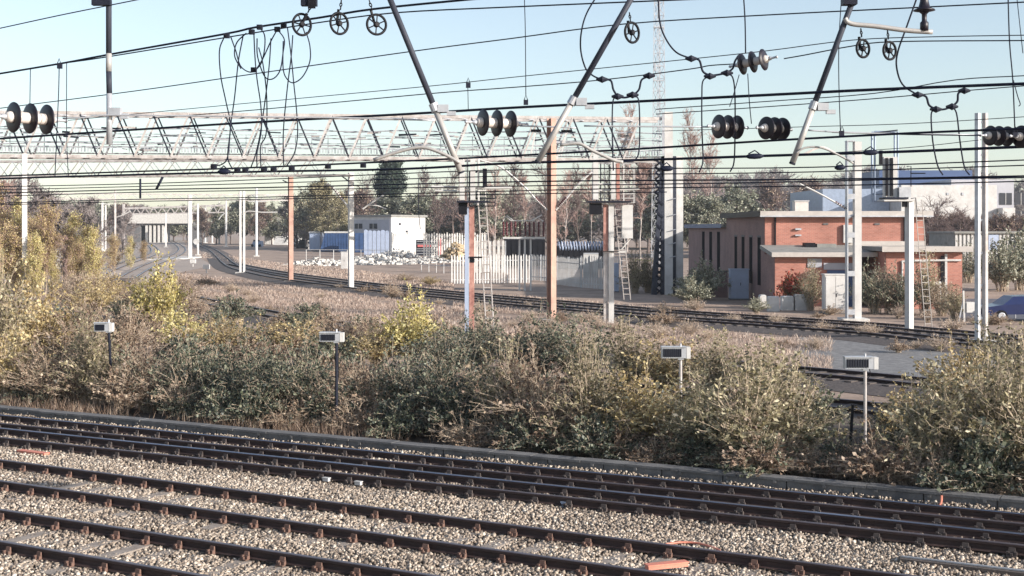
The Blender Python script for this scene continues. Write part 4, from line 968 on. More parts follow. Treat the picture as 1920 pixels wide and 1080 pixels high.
mast(658,541,324,12,'box','square white mast with concrete lower half and cantilever arms to its left','white',
     [([(657,392),(640,372),(624,352),(612,345)],2,'white'),([(657,402),(652,388),(643,374)],1.6,'white'),([(680,392),(700,378),(719,366)],1.6,'white'),([(692,385),(708,386),(724,392)],1.3,'white'),([(656,342),(640,330),(624,327)],1.3,'dark')],
     [((644,375),(622,350),3,7)])
mast(1034,602,222,18,'H','tall mast with dark left flange and pale orange face in front of the fence','orange',
     [([(1026,394),(1005,374),(985,352),(940,314),(900,300)],2,'white'),([(1042,394),(1062,372),(1085,345),(1110,322)],2,'white')],
     [((1022,390),(1004,370),3.2,8),((1046,388),(1062,370),4,7)], rot=40)
mast(1600,600,266,27,'channels','broad mast made of two channels joined by batten plates, white right face','white',
     [([(1588,392),(1540,365),(1500,345)],1.8,'white'),([(1590,300),(1560,284),(1538,276),(1505,290)],2.2,'cream'),([(1588,408),(1600,404)],3,'galv')],[((1586,391),(1566,378),3.2,5)])
mast(1840,642,212,24,'twin','blue grey twin post mast with a shaded left post near the right edge of the picture','galv',m2='whited', rot=35)  # left post greyer than the right: shade put into its colour
# pale pad + disc
a = G(345,486,-.285); b = G(392,478,-.285); o = part('pad', M['concl'], None, (a.x,b.x,a.y-8,a.y+12,-.3,-.1)); o.name = 'concrete_pad'; tag(o, 'pale concrete pad under the stout white mast', 'concrete pad')
Y = G(371,478,-.2).y-1; t = thing('disc_sign', 'white round disc sign on the thin white mast by the S curve', 'sign', P(368,453,Y)); MB().lathe(P(368,453,Y),(0,-1,0),[(0,.55),(.06,.55)],20).build('disc', M['white'], t); MB().beam(P(371,478,Y),P(369,455,Y),.1).build('post', M['white'], t)
for x, y in ((362,500),(387,512)):
    g0 = G(x,y,-.3); t = thing('marker_post', 'small white marker box on the rough ground '+('left' if x == 362 else 'right')+' of the two by the S curve', 'marker', g0); MB().box(g0.x-.35,g0.x+.35,g0.y-.2,g0.y+.2,.15,.65).build('head', M['white'], t); MB().beam(g0,g0+Vector((0,0,.45)),.12).build('post', M['white'], t)

# ------------------------------------------------------------------ lattice gantries
def gantry(label, x0, Y0, x1, Y1, zb, zt, dep, period, mats, chord=.17, diag=.07, walk=True, legs=()):
    a = Vector(((x0-960)*Y0/F, Y0, 0)); b = Vector(((x1-960)*Y1/F, Y1, 0)); d = b-a; ln = d.length; d.normalize(); nn = Vector((-d.y, d.x, 0))
    diag_ = diag
    t = thing('lattice_gantry', label, 'gantry', (a.x, a.y, zb)); up = Vector((0,0,1))
    for dz in (zb, zt):
        for o in (0, dep): MB().beam(a+nn*o+up*dz, b+nn*o+up*dz, chord, chord*1.3).build('chord', M[mats[0]], t)
    n = int(ln/period)
    for o in (0, dep):
        mb1 = MB(); mb2 = mb1
        for i in range(n):
            s0 = period*i; sm_ = s0+period*.5; p0 = a+nn*(o-.05 if o == 0 else o)+d*s0; pm = a+nn*(o-.05 if o == 0 else o)+d*sm_; p1 = a+nn*(o-.05 if o == 0 else o)+d*(s0+period)
            mb1.m = 1; mb1.beam(p0+up*zt, pm+up*zb, diag); mb1.m = 0; mb2.beam(pm+up*zb, p1+up*zt, diag*1.25)
        mb1.build('bracing', [M[mats[0]], M[mats[2]]], t)
    mb = MB(); mbt = MB()
    for i in range(n*2):
        p = a+d*period*.5*i; mb.beam(p+up*zb, p+nn*dep+up*zb, diag); mbt.beam(p+up*zt, p+nn*dep+d*period*.5+up*zt, diag*.8)
    mb.build('cross_members', M[mats[1]], t); mbt.build('top_bracing', M[mats[1]], t)
    if walk:
        mb = MB(); L_ = int(ln/.09)
        mb.beam(a+nn*dep*.5+up*(zb+.28), b+nn*dep*.5+up*(zb+.28), .9, .05)
        for zz in (.75, 1.15, 1.75): mb.beam(a+nn*dep*.75+up*(zb+zz), b+nn*dep*.75+up*(zb+zz), .05)
        for i in range(int(ln/1.2)): p = a+nn*dep*.75+d*1.2*i; mb.beam(p+up*(zb+.3), p+up*(zb+1.75), .05)
        mb.build('walkway', M[mats[1]], t)
        mb = MB()
        for i in range(int(ln/.22)):
            if (i//11) % 5 == 4: continue
            p = a+nn*dep*.2+d*.22*i; mb.beam(p+up*(zb+.35), p+up*(zb+.72), .06)
        mb.beam(a+nn*dep*.2+up*(zb+.74), b+nn*dep*.2+up*(zb+.74), .07); mb.build('grille', M['galv'], t)
        rr_ = random.Random(5)
        for i in range(90):
            s = rr_.uniform(0, ln-1.5); p = a+nn*rr_.uniform(.3,dep)+d*s+up*(zb+rr_.uniform(.5,2.2)); MB().beam(p, p+d*rr_.uniform(.3,1.4)+up*rr_.uniform(-.1,.1), rr_.uniform(.06,.14)).build('fitting', M[rr_.choice(['dark','galv','whited'])], t)
        for zz, r in ((.95,.05),(1.45,.04),(2.0,.05)): MB().tube([a+nn*.3+d*ln*q/20+up*(zb+zz-.08*math.sin(q*1.9)) for q in range(21)], r, 5).build('cable_run', M['galv'], t)
    return t, a, b, d, nn
gt, ga, gb, gd, gn = gantry('big white lattice gantry beam spanning from the left edge to the tall tower', -60, 92, 1246, 98, 9.85, 12.95, 2.4, 2.55, ('whited','galv','dark'), .17, .10)
gantry('smaller lattice gantry beam lower and behind the big one on the left', -60, 107, 657, 104, 8.95, 10.2, 1.2, 1.9, ('whited','whited','galv'), .12, .05, False)
gantry('thin distant truss beam over the far tracks on the left', 100, 190, 545, 200, 9.0, 9.8, .8, 2.2, ('whited','whited','galv'), .12, .06, False)
# right hand tower
Y = 98; k = Y/F; X = lambda x: (x-960)*k; Z = lambda y: H-(y-HY)*k
t = thing('gantry_tower', 'tall tower of lattice and plain legs at the right end of the big gantry', 'gantry tower', (X(1252),Y,-.3))
part('plain_leg', M['white'], t, (X(1245.5),X(1261),Y-.2,Y+.5,-.3,Z(210))); part('plain_leg', M['white'], t, (X(1270),X(1283),Y+.6,Y+1.2,-.3,Z(292)))
part('web', M['tube'], t, (X(1262),X(1269),Y+.5,Y+.75,-.3,Z(292)))  # dark colour of the web carries the shade between the legs
mb = MB()
for x0_, x1_ in ((1221,1231),(1239,1245)): mb.hexa([(X(x0_),Y-.2,-.3),(X(x1_),Y-.2,-.3),(X(x1_),Y+.3,-.3),(X(x0_),Y+.3,-.3),(X(1230 if x0_ == 1223 else 1240),Y-.2,Z(293)),(X(1235 if x0_ == 1223 else 1245),Y-.2,Z(293)),(X(1235 if x0_ == 1223 else 1245),Y+.3,Z(293)),(X(1230 if x0_ == 1223 else 1240),Y+.3,Z(293))])
mb.build('lattice_leg', M['tube'], t); mb = MB(); y = 300; i = 0  # lattice legs coloured dark to carry their shade
while y < 545: mb.beam((X(1229),Y+(.28 if i%2 else -.18),Z(y)),(X(1243),Y+(.28 if i%2 else -.18),Z(y+12)),.15); mb.beam((X(1243),Y,Z(y)),(X(1229),Y,Z(y+12)),.12); y += 12; i += 1
mb.build('lacing', M['dark'], t); pass
mb = MB()
for y in (372,402,430,455,480): mb.tube([(X(1254),Y-.3,Z(y+3)),(X(1266),Y-.35,Z(y))], .035, 5)
mb.build('step_irons', M['galv'], t); part('corner_post', M['galv'], t, (X(1240.5),X(1245),Y-.25,Y-.21,Z(292),Z(212)))

# communications tower
Y = 165; k = Y/F; X = lambda x: (x-960)*k; Z = lambda y: H-(y-HY)*k
t = thing('communications_tower', 'slender grey lattice communications tower rising behind the gantry', 'tower', (X(1235),Y,-.3))
cor = [(-.95,-.55),(.95,-.55),(0,1.1)]; zt_ = Z(-20); cx = X(1235)
for a_, b_ in cor: MB().beam((cx+a_*1.05,Y+b_*1.05,-.3),(cx+a_*.62,Y+b_*.62,zt_),.085).build('leg', M['galv'], t)
mb = MB(); z = -.3; i = 0
while z < zt_-1.6:
    f0 = 1.05-.43*(z+.3)/(zt_+.3); f1 = 1.05-.43*(z+1.9)/(zt_+.3)
    for j in range(3):
        a_, b_ = cor[j]; c_, d_ = cor[(j+1)%3]; mb.beam((cx+a_*f0,Y+b_*f0,z),(cx+c_*f1,Y+d_*f1,z+1.6),.045); mb.beam((cx+c_*f0,Y+d_*f0,z),(cx+a_*f1,Y+b_*f1,z+1.6),.045); mb.beam((cx+a_*f0,Y+b_*f0,z),(cx+c_*f0,Y+d_*f0,z),.05)
    z += 1.6; i += 1
mb.build('bracing', M['galv'], t); MB().beam((cx+.1,Y-.4,0),(cx+.1,Y-.3,zt_),.16,.1).build('cable_ladder', M['galv'], t)
for y in (52,152,125): MB().beam((X(1224),Y-.6,Z(y)),(X(1244),Y-.6,Z(y)),.12).build('ring', M['galv'], t)
MB().box(X(1225),X(1228),Y-1.2,Y-.7,Z(135),Z(120)).build('antenna', M['galv'], t)

# ------------------------------------------------------------------ signals with ladders
def ladder(mb, a, b, w, step=.3, r=.025):
    a = Vector(a); b = Vector(b); s = Vector((w/2,0,0)); mb.tube([a-s,b-s],r,5).tube([a+s,b+s],r,5); n = int((b-a).length/step)
    for i in range(1, n): c = a+(b-a)*i/n; mb.tube([c-s,c+s],r*.8,5)
    return mb
def cage(mb, Y, x0, x1, y0, y1, r=.02, n=4, dep=.6):
    for dy in (0, dep):
        c = [P(x0,y0,Y), P(x1,y0,Y), P(x1,y1,Y), P(x0,y1,Y)]; c = [q+Vector((0,dy,0)) for q in c]; mb.tube(c+[c[0]], r, 5)
        for i in range(1, n): z = y0+(y1-y0)*(.55+.45*i/n); mb.tube([P(x0,z,Y)+Vector((0,dy,0)), P(x1,z,Y)+Vector((0,dy,0))], r*.8, 5)
    return mb
# signal 1 (x 880)
def sig(label, x, yb, Y=None): g0 = G(x, yb, -.2); return thing('colour_light_signal', label, 'railway signal', (g0.x,g0.y,-.3), 'signals seen from behind'), g0.y
t, Y = sig('tall signal with one white and one rust coloured post left of centre', 881, 672)
k = Y/F; Pp = lambda x, y, dy=0: P(x, y, Y)+Vector((0,dy,0))
def tbox(name, m, t, x0, x1, y0, zlow=-.3, rot=28):
    a = P(x0, y0, Y); b = P(x1, y0, Y); r_ = math.radians(rot); u = (math.cos(r_), math.sin(r_)); v = (-u[1], u[0]); kk = (b.x-a.x)/(u[0]+u[1])/2
    return MB().obox(((a.x+b.x)/2, Y), u, v, kk, kk, zlow, b.z).build(name, M[m], t)
def pbox(name, m, t, x0, x1, y0, y1, d0=-.1, d1=.1, zlow=None):
    a = P(x0, y1, Y); b = P(x1, y0, Y); return part(name, M[m], t, (a.x, b.x, Y+d0, Y+d1, a.z if zlow is None else zlow, b.z))
pbox('post', 'greycab', t, 871.5, 879, 388, 670, -.08, .08, -.3); pbox('post', 'rust', t, 880, 889, 388, 668, -.02, .15, -.3); pbox('bracket', 'black', t, 879.5, 904, 481, 484, -.1, -.025); pbox('bracket', 'black', t, 880, 890, 485, 492, -.05, -.03)
pbox('head_box', 'black', t, 860, 876, 380, 402, -.2, .2); pbox('platform', 'dark', t, 857, 916, 377, 380, -.4, .6); pbox('signal_head', 'white', t, 862, 871, 300, 375, -.1, .1); pbox('signal_head', 'white', t, 882, 891, 296, 375, .0, .2); pbox('signal_head', 'black', t, 905, 913, 316, 350, .0, .2)
for x in (868,876,886,897): MB().tube([Pp(x,377,.25),Pp(x,292+x%5,.25)],.035,6).build('pipe', M['white'], t)
MB().tube([Pp(808,350,.3),Pp(880,352,.3),Pp(960,352,.3)],.06,6).tube([Pp(815,357,.3),Pp(910,358,.3)],.04,6).build('cross_arm', M['white'], t)
lt = cage(MB(), Y+.3, 880, 928, 322, 386, .02, 4); lt.build('safety_cage', M['dark'], t); ladder(MB(), P(922,668,Y+1.6), P(904,380,Y+.9), .30).build('ladder', M['whited'], t); ladder(MB(), P(903,385,Y+.9), P(903,300,Y+.9), .3).build('ladder', M['white'], t)
# signal 2 (x 1140)
t, Y = sig('tall signal with a rusty post and a white box near the gantry tower', 1140, 602)
k = Y/F; Pp = lambda x, y, dy=0: P(x, y, Y)+Vector((0,dy,0))
pbox('post', 'rust', t, 1131.5, 1140, 384, 472, -.02, .2); pbox('post', 'whited', t, 1132, 1140, 473, 602, -.02, .2, -.3); pbox('post', 'white', t, 1141, 1151, 380, 600, -.1, .1, -.3); pbox('bracket', 'black', t, 1131, 1160, 470.5, 472, -.2, -.11); pbox('bracket', 'white', t, 1158, 1174, 470, 474, -.2, .2)
pbox('head_box', 'black', t, 1105, 1128, 381, 402, -.2, .3); pbox('platform', 'dark', t, 1102, 1182, 377, 380, -.4, .8); pbox('back_box', 'white', t, 1167, 1187, 384, 447, .1, .6); pbox('signal_head', 'white', t, 1112, 1122, 288, 374, -.1, .1); pbox('signal_head', 'white', t, 1146, 1154, 300, 374, .0, .2); pbox('signal_head', 'rust', t, 1156, 1162, 306, 374, .0, .2)
for x in (1119,1127,1134,1143,1170): MB().tube([Pp(x,377,.3),Pp(x,306+x%7,.3)],.035,6).build('pipe', M['dark' if x % 2 else 'white'], t)
MB().tube([Pp(1112,345,.3),Pp(1190,346,.3)],.06,6).tube([Pp(1112,357,.3),Pp(1200,354,.3)],.05,6).build('cross_arm', M['white'], t)
cage(MB(), Y+.4, 1112, 1190, 306, 380, .025, 4).build('safety_cage', M['white'], t); ladder(MB(), P(1176,562,Y+2.5), P(1158,382,Y+1), .36, .32, .03).build('ladder', M['whited'], t); MB().tube([P(1183,446,Y+.3),P(1165,468,Y+.3)],.04,6).build('strut', M['white'], t)
for y in (405,425,445): MB().tube([Pp(1151,y,-.1),Pp(1158,y-2,-.1)],.025,5).build('step_iron', M['dark'], t)
# signal 3 (x 1705)
t, Y = sig('signal with a caged platform and leaning ladder in front of the brick building', 1705, 623)
k = Y/F; Pp = lambda x, y, dy=0: P(x, y, Y)+Vector((0,dy,0))
tbox('post', 'white', t, 1697, 1712.5, 376); pbox('post_cap', 'black', t, 1692, 1700, 376, 388, -.1, .1)
pbox('platform', 'dark', t, 1658, 1700, 370, 373.5, -.3, .9); pbox('platform_tray', 'white', t, 1655, 1712, 374, 377.5, -.25, .9); pbox('signal_head', 'white', t, 1658, 1684, 294, 369, .1, .3)
for x0, x1 in ((1661.5,1665.5),(1670,1675)): pbox('signal_slot', 'black', t, x0, x1, 296, 367, .02, .09)
pbox('signal_head', 'black', t, 1650, 1655, 282, 308, .0, .2); pbox('lamp_box', 'galv', t, 1685, 1707, 351, 370, -.1, .3)
cage(MB(), Y+.3, 1640, 1683, 247, 378, .05, 4, .5).build('safety_cage', M['bluegrey'], t); MB().tube([Pp(1640,249),Pp(1683,244)],.03,5).tube([Pp(1700,312),Pp(1708,312),Pp(1708,350)],.025,5).tube([Pp(1707,325),Pp(1735,325)],.03,5).build('hand_rail', M['dark'], t)
ladder(MB(), P(1742,620,Y+1.6), P(1722,374,Y+1.0), .33, .32, .022).build('ladder', M['fascia'], t); MB().tube([Pp(1712,372,.3),Pp(1728,370,.9),Pp(1731,400,.9)],.02,5).build('hand_rail', M['dark'], t)

# ------------------------------------------------------------------ box lamps on posts in the thicket
for x, y, x0, x1, y0, y1, yb, lab, mm in [
 (204,612,178,212,606,621,772,'small grey box lamp on a leaning dark post, leftmost of the four','dark'),
 (631,631,600,645,624,640,812,'blue grey box lamp on a dark post in the shaded thicket','dark'),
 (1276,660,1240,1294,651,671,842,'box lamp on a white flaking post at the centre right','whited'),
 (1622,680,1583,1645,670,691,872,'box lamp on a pale speckled post in the gap at the right','whited')]:
    g0 = G(x, yb, -.12); Y = g0.y; k = Y/F; t = thing('box_lamp', lab, 'trackside lamp', g0, 'box lamps on posts along the thicket'); a = P(x0, y1, Y); b = P(x1, y0, Y)
    MB().tube([g0+Vector((.12 if x == 204 else 0,0,-.1)), P(x, y1, Y)], .035, 8).build('post', M[mm], t)
    hd = part('lamp_housing', M['galv'], t, (a.x, b.x-.09, Y-.08, Y+.10, a.z, b.z)); part('end_cap', M['white'], hd, (b.x-.087, b.x, Y-.085, Y+.105, a.z-.008, b.z+.008)); part('hood', M['galv'], hd, (a.x-.01, b.x-.095, Y-.11, Y+.11, b.z+.003, b.z+.022))
    part('lens', M['glass'], hd, (a.x+.03, b.x-.2, Y-.092, Y-.083, a.z+.03, b.z-.03)); mb = MB()
    for i in range(9): xx = a.x+.04+(b.x-a.x-.26)*i/8; mb.box(xx, xx+.012, Y-.102, Y-.094, a.z+.025, b.z-.025)
    mb.build('louvres', M['dark'], hd); MB().tube([P(x,y0,Y)+Vector((0,0,.01)), P(x,y0-7,Y)], .022, 6).build('top_stub', M['galv'], t)
    q = P(x,y1,Y); MB().tube(smooth([q+Vector((.09,.03,.02)), q+Vector((.11,.03,-.12)), q+Vector((.045,.03,-.3)), q+Vector((.045,.03,-.9))]), .009, 5).build('supply_cable', M['black'], t); MB().box(q.x-.06,q.x+.06,Y-.06,Y+.06,q.z-.035,q.z-.003).build('mounting_plate', M['galv'], t)
for x, yb, yt in ((1261,815,730),(1597,885,758)):
    g0 = G(x, yb, -.12); tag(MB().tube(smooth([g0, P(x-5,(yb*2+yt)/3,g0.y), P(x-2,(yb+yt)/2,g0.y), P(x+2,yt,g0.y)]), .03, 6).build('timber_stake', M['black']), 'black stake standing left of the '+('third' if x == 1261 else 'right hand')+' box lamp', 'stake')

# ------------------------------------------------------------------ overhead equipment near the camera
def wire(label, pts, p, r=.012, m='wire', name='overhead_wire', depth=None, group='overhead wires'):
    f = (lambda x, y: P(x, y, depth)) if depth else (lambda x, y: L(x, y, p))
    pts = list(pts)
    if pts[0][0] <= 0: (xa, ya), (xb, yb) = pts[0], pts[1]; pts.insert(0, (xa-120, ya-(yb-ya)/(xb-xa)*120))
    if pts[-1][0] >= 1920: (xa, ya), (xb, yb) = pts[-2], pts[-1]; pts.append((xb+120, yb+(yb-ya)/(xb-xa)*120))
    o = MB().tube(smooth([f(x, y) for x, y in pts], 4), r, 6).build(name, M[m], None, True); tag(o, label, 'overhead wire', group); return o
W = [
('wire crossing only the top left corner',[(0,53),(120,27),(250,1),(300,-10)],19,.012),
('thick upper wire of the pair passing the cable loops on the left',[(0,138),(120,118),(200,103),(420,64),(480,51),(600,33),(700,17),(890,-2),(960,-8)],16.2,.018),
('lower companion of the thick pair passing behind the pulley wheels',[(130,117),(205,106),(480,61),(600,42),(740,24),(960,13),(1290,-1),(1400,-6)],16.2,.011),
('wire rising across the picture from the upper left to the top right corner',[(0,203),(250,171),(480,138),(760,98),(960,72),(1170,45),(1440,28),(1700,15),(1920,4)],18,.010),
('thin wire passing the top of the high three disc insulator',[(0,238),(250,214),(480,192),(800,162),(960,145),(1300,110),(1440,95),(1600,75),(1750,69),(1920,66)],18,.007),
('thin wire carrying the high three disc insulator',[(280,222),(480,206),(800,176),(960,164),(1127,150),(1290,130),(1330,123),(1375,120)],16.2,.008),
('thin wire leaving the high insulator to the pulley wheels on the right',[(1470,110),(1510,103),(1600,86),(1680,78),(1920,76)],16.2,.008),
('thick dark wire just above the row of big insulators',[(0,260),(240,244),(480,229),(760,214),(960,202),(1200,190),(1440,178),(1640,168),(1920,157)],15.2,.019),
('thin wire touching the thick one at the right above the brick building',[(1230,205),(1440,190),(1640,175),(1790,150),(1920,142)],17,.007),
('thin wire below the thick one, carrying the right hand jumper',[(1230,214),(1440,200),(1640,185),(1810,170),(1920,161)],17,.007),
('dark wire running along the bottom of the big gantry beam',[(0,330),(240,322),(480,314),(800,300),(960,292),(1200,279),(1440,264),(1700,250),(1920,241)],15.4,.015),
('thickest blue black wire below the gantry beam at the left',[(0,335),(160,330),(480,322),(750,317),(960,306),(1200,300),(1440,292),(1700,284),(1920,275)],17.5,.021),
('fine wire low over the first signal, third below the gantry',[(0,350),(240,345),(480,337),(960,318),(1440,315),(1700,308),(1920,300)],18.5,.010),
('wire crossing the middle of the evergreen tree',[(0,356),(480,344),(960,330),(1440,324),(1700,317),(1920,310)],19.5,.010),
('double thickness wire level with the signal cages',[(0,362),(240,356),(480,352),(960,341),(1250,338),(1440,337),(1700,334),(1920,330)],20,.014),
('wire just below the signal cages and above the white shed',[(0,368),(240,361),(480,357),(960,349),(1250,345),(1440,342),(1700,336),(1920,333)],20.3,.011),
('low wire crossing over the far bridge and masts',[(0,381),(240,374),(480,370),(960,358),(1250,352),(1440,350),(1700,345),(1920,340)],20.6,.011),
('lowest dark wire across the left masts',[(0,384),(240,378),(480,374),(960,364),(1250,360)],21,.010),
('faint pale wire across the sky at the right above the brick building',[(1230,246),(1500,238),(1700,232),(1920,219)],26,.008),
('faint wire meeting the blue grey mast below its top',[(1500,290),(1700,277),(1840,262)],28,.008),
('fine wire running behind the right hand insulators',[(1560,248),(1700,252),(1840,254)],16.2,.009),
]
for lab, pts, p, r in W: wire(lab, pts, p, r)
# cross span with insulators at depth ~16
D0 = 16.0
for i, (lab, pts) in enumerate([('span wire from the left insulator through the dropped pole to the first leaning tube',[(118,222),(165,220),(205,216),(480,219),(700,222),(815,226)]),('short span wire between the middle insulator and the second leaning tube',[(975,236),(1040,238),(1080,240)]),('span wire between the second leaning tube and the right insulators',[(1095,236),(1200,237),(1330,238)]),('short span wire right of the third leaning tube',[(1515,244),(1560,247),(1640,250),(1835,253)])]):
    wire(lab, pts, 0, .011, 'galv', 'span_wire', D0, 'span wires between the insulators')
def big_ins(label, x, y, sp, tilt, hpx, Y=D0, yaw=.9, pitch=0, mirror=1, endcap=True):
    k = Y/F; c = P(x, y, Y); ax = Vector((math.cos(yaw), -math.sin(yaw)*mirror, -pitch)).normalized()
    t = thing('disc_insulator', label, 'insulator', c, 'three disc insulators on the overhead lines'); R_ = hpx*k/2; s = sp*k/max(.3, ax.x-(x-960)/F*ax.y)
    mb = MB(); mb.lathe(c-ax*(s*1.45), ax, [(0,R_*.28),(s*.2,R_*.38),(s*2.6,R_*.38),(s*2.9,R_*.26)], 18).build('core', M['cream'], t, True)
    for i in (-1, 0, 1): MB().lathe(c+ax*(i*s-R_*.14), ax, [(0,R_*.47),(R_*.05,R_*.9),(R_*.10,R_),(R_*.16,R_*.985),(R_*.2,R_*.86),(R_*.24,R_*.84),(R_*.27,R_*.7),(R_*.3,R_*.5)], 32).build('shed_disc', M['disc'], t, True)
    for sg in (-1, 1):
        e = c+ax*sg*s*1.45; MB().lathe(e, ax*sg, [(0,R_*.2),(s*.25,R_*.16),(s*.3,R_*.1),(s*.7,R_*.1),(s*.72,R_*.16),(s*.85,R_*.06)], 10).build('end_fitting', M['galv'], t, True)
    return t
big_ins('large dark three disc insulator at the left edge of the picture', 57, 222, 31, 0, 57, yaw=.85, mirror=-1)
big_ins('large dark three disc insulator at the centre beside the first leaning tube', 932, 231, 26, 0, 50, yaw=.5, mirror=-1)
big_ins('dark three disc insulator left of the pair near the third leaning tube', 1365, 238, 17, 0, 45, yaw=.48, mirror=-1)
big_ins('dark insulator with a cream end, right of the pair near the third leaning tube', 1452, 241, 15, 0, 43, yaw=.6, mirror=-1)
big_ins('high dark three disc insulator with a greenish glint hanging in the upper sky', 1412, 116, 20, 0, 41, yaw=.6, pitch=-.12)
big_ins('dark three disc insulator overlapping the blue grey twin mast', 1873, 255, 16, 0, 38, yaw=.42, mirror=-1)
big_ins('insulator half cut off by the right edge of the picture', 1932, 257, 17, 0, 42, yaw=.5, mirror=-1)
# leaning tubes and the dropped pole
def tubeobj(label, a, b, r, arms=()):
    pa, pb = P(a[0],a[1],D0-.25), P(b[0],b[1],D0-.25); t = thing('registration_tube', label, 'tube', pb, 'leaning tubes hung from above'); k = D0/F
    d = pb-pa; pa2 = pa-d*.25; MB().tube([pa2, pa+d*.62], r, 12).build('upper_tube', M['tube'], t, True); MB().tube([pa+d*.622, pb], r*1.02, 12).build('lower_tube', M['tubel'], t, True)  # paler lower tube: sunlight put into its colour
    MB().lathe(pb, d, [(0,r*1.1),(.02,r*1.1)], 12).build('end_cap', M['dark'], t)
    for q in (.625,): 
        c = pa+d*q; MB().lathe(c-d.normalized()*.05, d, [(0,r*1.5),(.1,r*1.5)], 12).build('clamp', M['galv'], t)
        MB().box(c.x+.04,c.x+.17,c.y-.05,c.y+.05,c.z-.06,c.z+.03).box(c.x+.15,c.x+.26,c.y-.03,c.y+.03,c.z-.10,c.z-.05).build('bracket', M['galv'], t)
    for pts, rr_ in arms: MB().tube(smooth([P(x,y,D0-.3) for x, y in pts], 5), rr_*k, 8).build('steady_arm', M['tubel'], t, True)
    return t
tubeobj('long leaning tube left of centre, sloping down to the right', (732,0), (864,322), .036, [([(700,300),(745,285),(790,276),(830,288),(862,305)],3.2)])
tubeobj('leaning tube sloping down to the left onto the tall orange faced mast', (1182,0), (1009,302), .036, [([(1050,272),(1085,269),(1110,282),(1150,300),(1168,304)],3)])
tubeobj('leaning tube at the right sloping down to the left above the brick building', (1592,20), (1486,305), .036, [([(1492,288),(1510,277),(1540,277),(1575,292),(1600,306)],1.8)])
t = thing('drop_pole', 'vertical blue black pole hanging down from the top at the left onto the gantry', 'pole', P(205,270,19))
MB().tube([P(204,-80,19),P(204,100,19)],.042,12).build('upper_pole', M['tube'], t, True); MB().tube([P(204,100.3,19),P(204,134,19)],.043,12).build('pale_band', M['tubel'], t, True); MB().tube([P(204,134.3,19),P(205,175,19)],.042,12).build('upper_pole', M['tube'], t, True); MB().tube([P(205,175.3,19),P(205,270,19)],.043,12).build('lower_pole', M['galv'], t, True)
c = P(212,210,18.95); MB().box(c.x-.06,c.x+.12,c.y-.06,c.y+.06,c.z-.06,c.z+.06).box(c.x+.1,c.x+.22,c.y-.03,c.y+.03,c.z-.1,c.z-.02).build('clamp', M['galv'], t)
c = P(190,5,18.95); MB().box(c.x-.13,c.x+.14,c.y-.05,c.y+.05,c.z-.04,c.z+.04).build('top_clamp', M['dark'], t)
# swan neck arm with post insulator top right
t = thing('support_arm', 'swan necked arm at the top right carrying two pulley wheels and a post insulator', 'support arm', P(1585,30,D0-.3))
MB().tube(smooth([P(x,y,D0-.3) for x, y in ((1584,34),(1590,42),(1605,46),(1640,49),(1700,57),(1748,60))],5), .030, 8).build('arm', M['tubel'], t, True)
MB().lathe(P(1733,58,D0-.3),(0,0,1),[(0,.05),(.1,.05),(.12,.03),(.2,.03),(.23,.06),(.245,.13),(.26,.12),(.28,.07),(.36,.05),(.6,.045)],20).build('post_insulator', M['disc'], t, True)
MB().box(P(1578,0,D0-.3).x,P(1604,0,D0-.3).x,D0-.4,D0-.25,P(0,18,D0).z,P(0,-10,D0).z).build('bracket', M['dark'], t)
# pulley wheels
def wheel(label, x, y, rx, ry, top, lean=0):
    Y = D0-.3; k = Y/F; c = P(x, y, Y); R_ = ry*k; t = thing('pulley_wheel', label, 'pulley wheel', c, 'spoked pulley wheels hung from the wires'); yaw = math.acos(min(1, rx/ry))
    u_ = Vector((math.cos(yaw), math.sin(yaw), lean)).normalized(); v_ = Vector((-lean*math.cos(yaw), 0, 1)).normalized(); pts = [c+u_*R_*.94*math.cos(a)+v_*R_*.94*math.sin(a) for a in [i*2*math.pi/32 for i in range(33)]]
    MB().tube(pts, .0155, 8, False).build('rim', M['black'], t, True); mb = MB()
    for i in range(6): a = i*math.pi/3+.3; mb.tube([c, c+(u_*math.cos(a)+v_*math.sin(a))*R_*.92], .0085, 6)
    mb.build('spokes', M['black'], t); ax = u_.cross(v_); MB().lathe(c-ax*.03, ax, [(0,.025),(.01,.035),(.05,.035),(.06,.025)], 12).build('hub', M['black'], t)
    tp = P(top[0], top[1], Y); MB().tube([c-ax*.05, c+(tp-c)*.62-ax*.04], .018, 6).build('yoke', M['black'], t); mb = MB(); q0 = c+(tp-c)*.6
    for i in range(3):
        m0 = q0+(tp-q0)*((i+.5)/3); rr_ = (tp-q0).length/3*.62; dd = (tp-q0).normalized(); sd_ = Vector((1,0,0)) if i % 2 else Vector((0,1,0)); mb.tube([m0+dd*rr_*math.cos(a)+sd_*rr_*.55*math.sin(a) for a in [j*2*math.pi/10 for j in range(11)]], .007, 5, False)
    mb.build('chain', M['black'], t)
    return tp
wheel('tilted pulley wheel at the top, leftmost of the three left of centre', 566, 46, 16, 21, (585,8), .75)
wheel('middle pulley wheel of the three at the top left of centre', 636, 44, 15.5, 21, (640,0))
wheel('right pulley wheel of the three at the top, by the first leaning tube', 706, 46, 18, 20, (692,0), .15)
wheel('single pulley wheel hanging beside the second leaning tube', 1185, 61, 15, 20, (1180,24))
wheel('left pulley wheel of the pair under the swan necked arm', 1618, 91, 15, 17.5, (1614,54))
wheel('right pulley wheel of the pair under the swan necked arm', 1668, 95, 15, 17.5, (1664,58))
t = thing('hanger_bracket', 'dark bracket at the top edge above the tilted pulley wheel', 'bracket', P(582,5,D0)); c = P(582,5,D0-.3); MB().box(c.x-.11,c.x+.08,c.y-.05,c.y+.05,c.z-.04,c.z+.3).build('plate', M['dark'], t); MB().box(c.x-.02,c.x+.07,c.y-.07,c.y-.053,c.z-.08,c.z+.2).build('lug', M['black'], t)
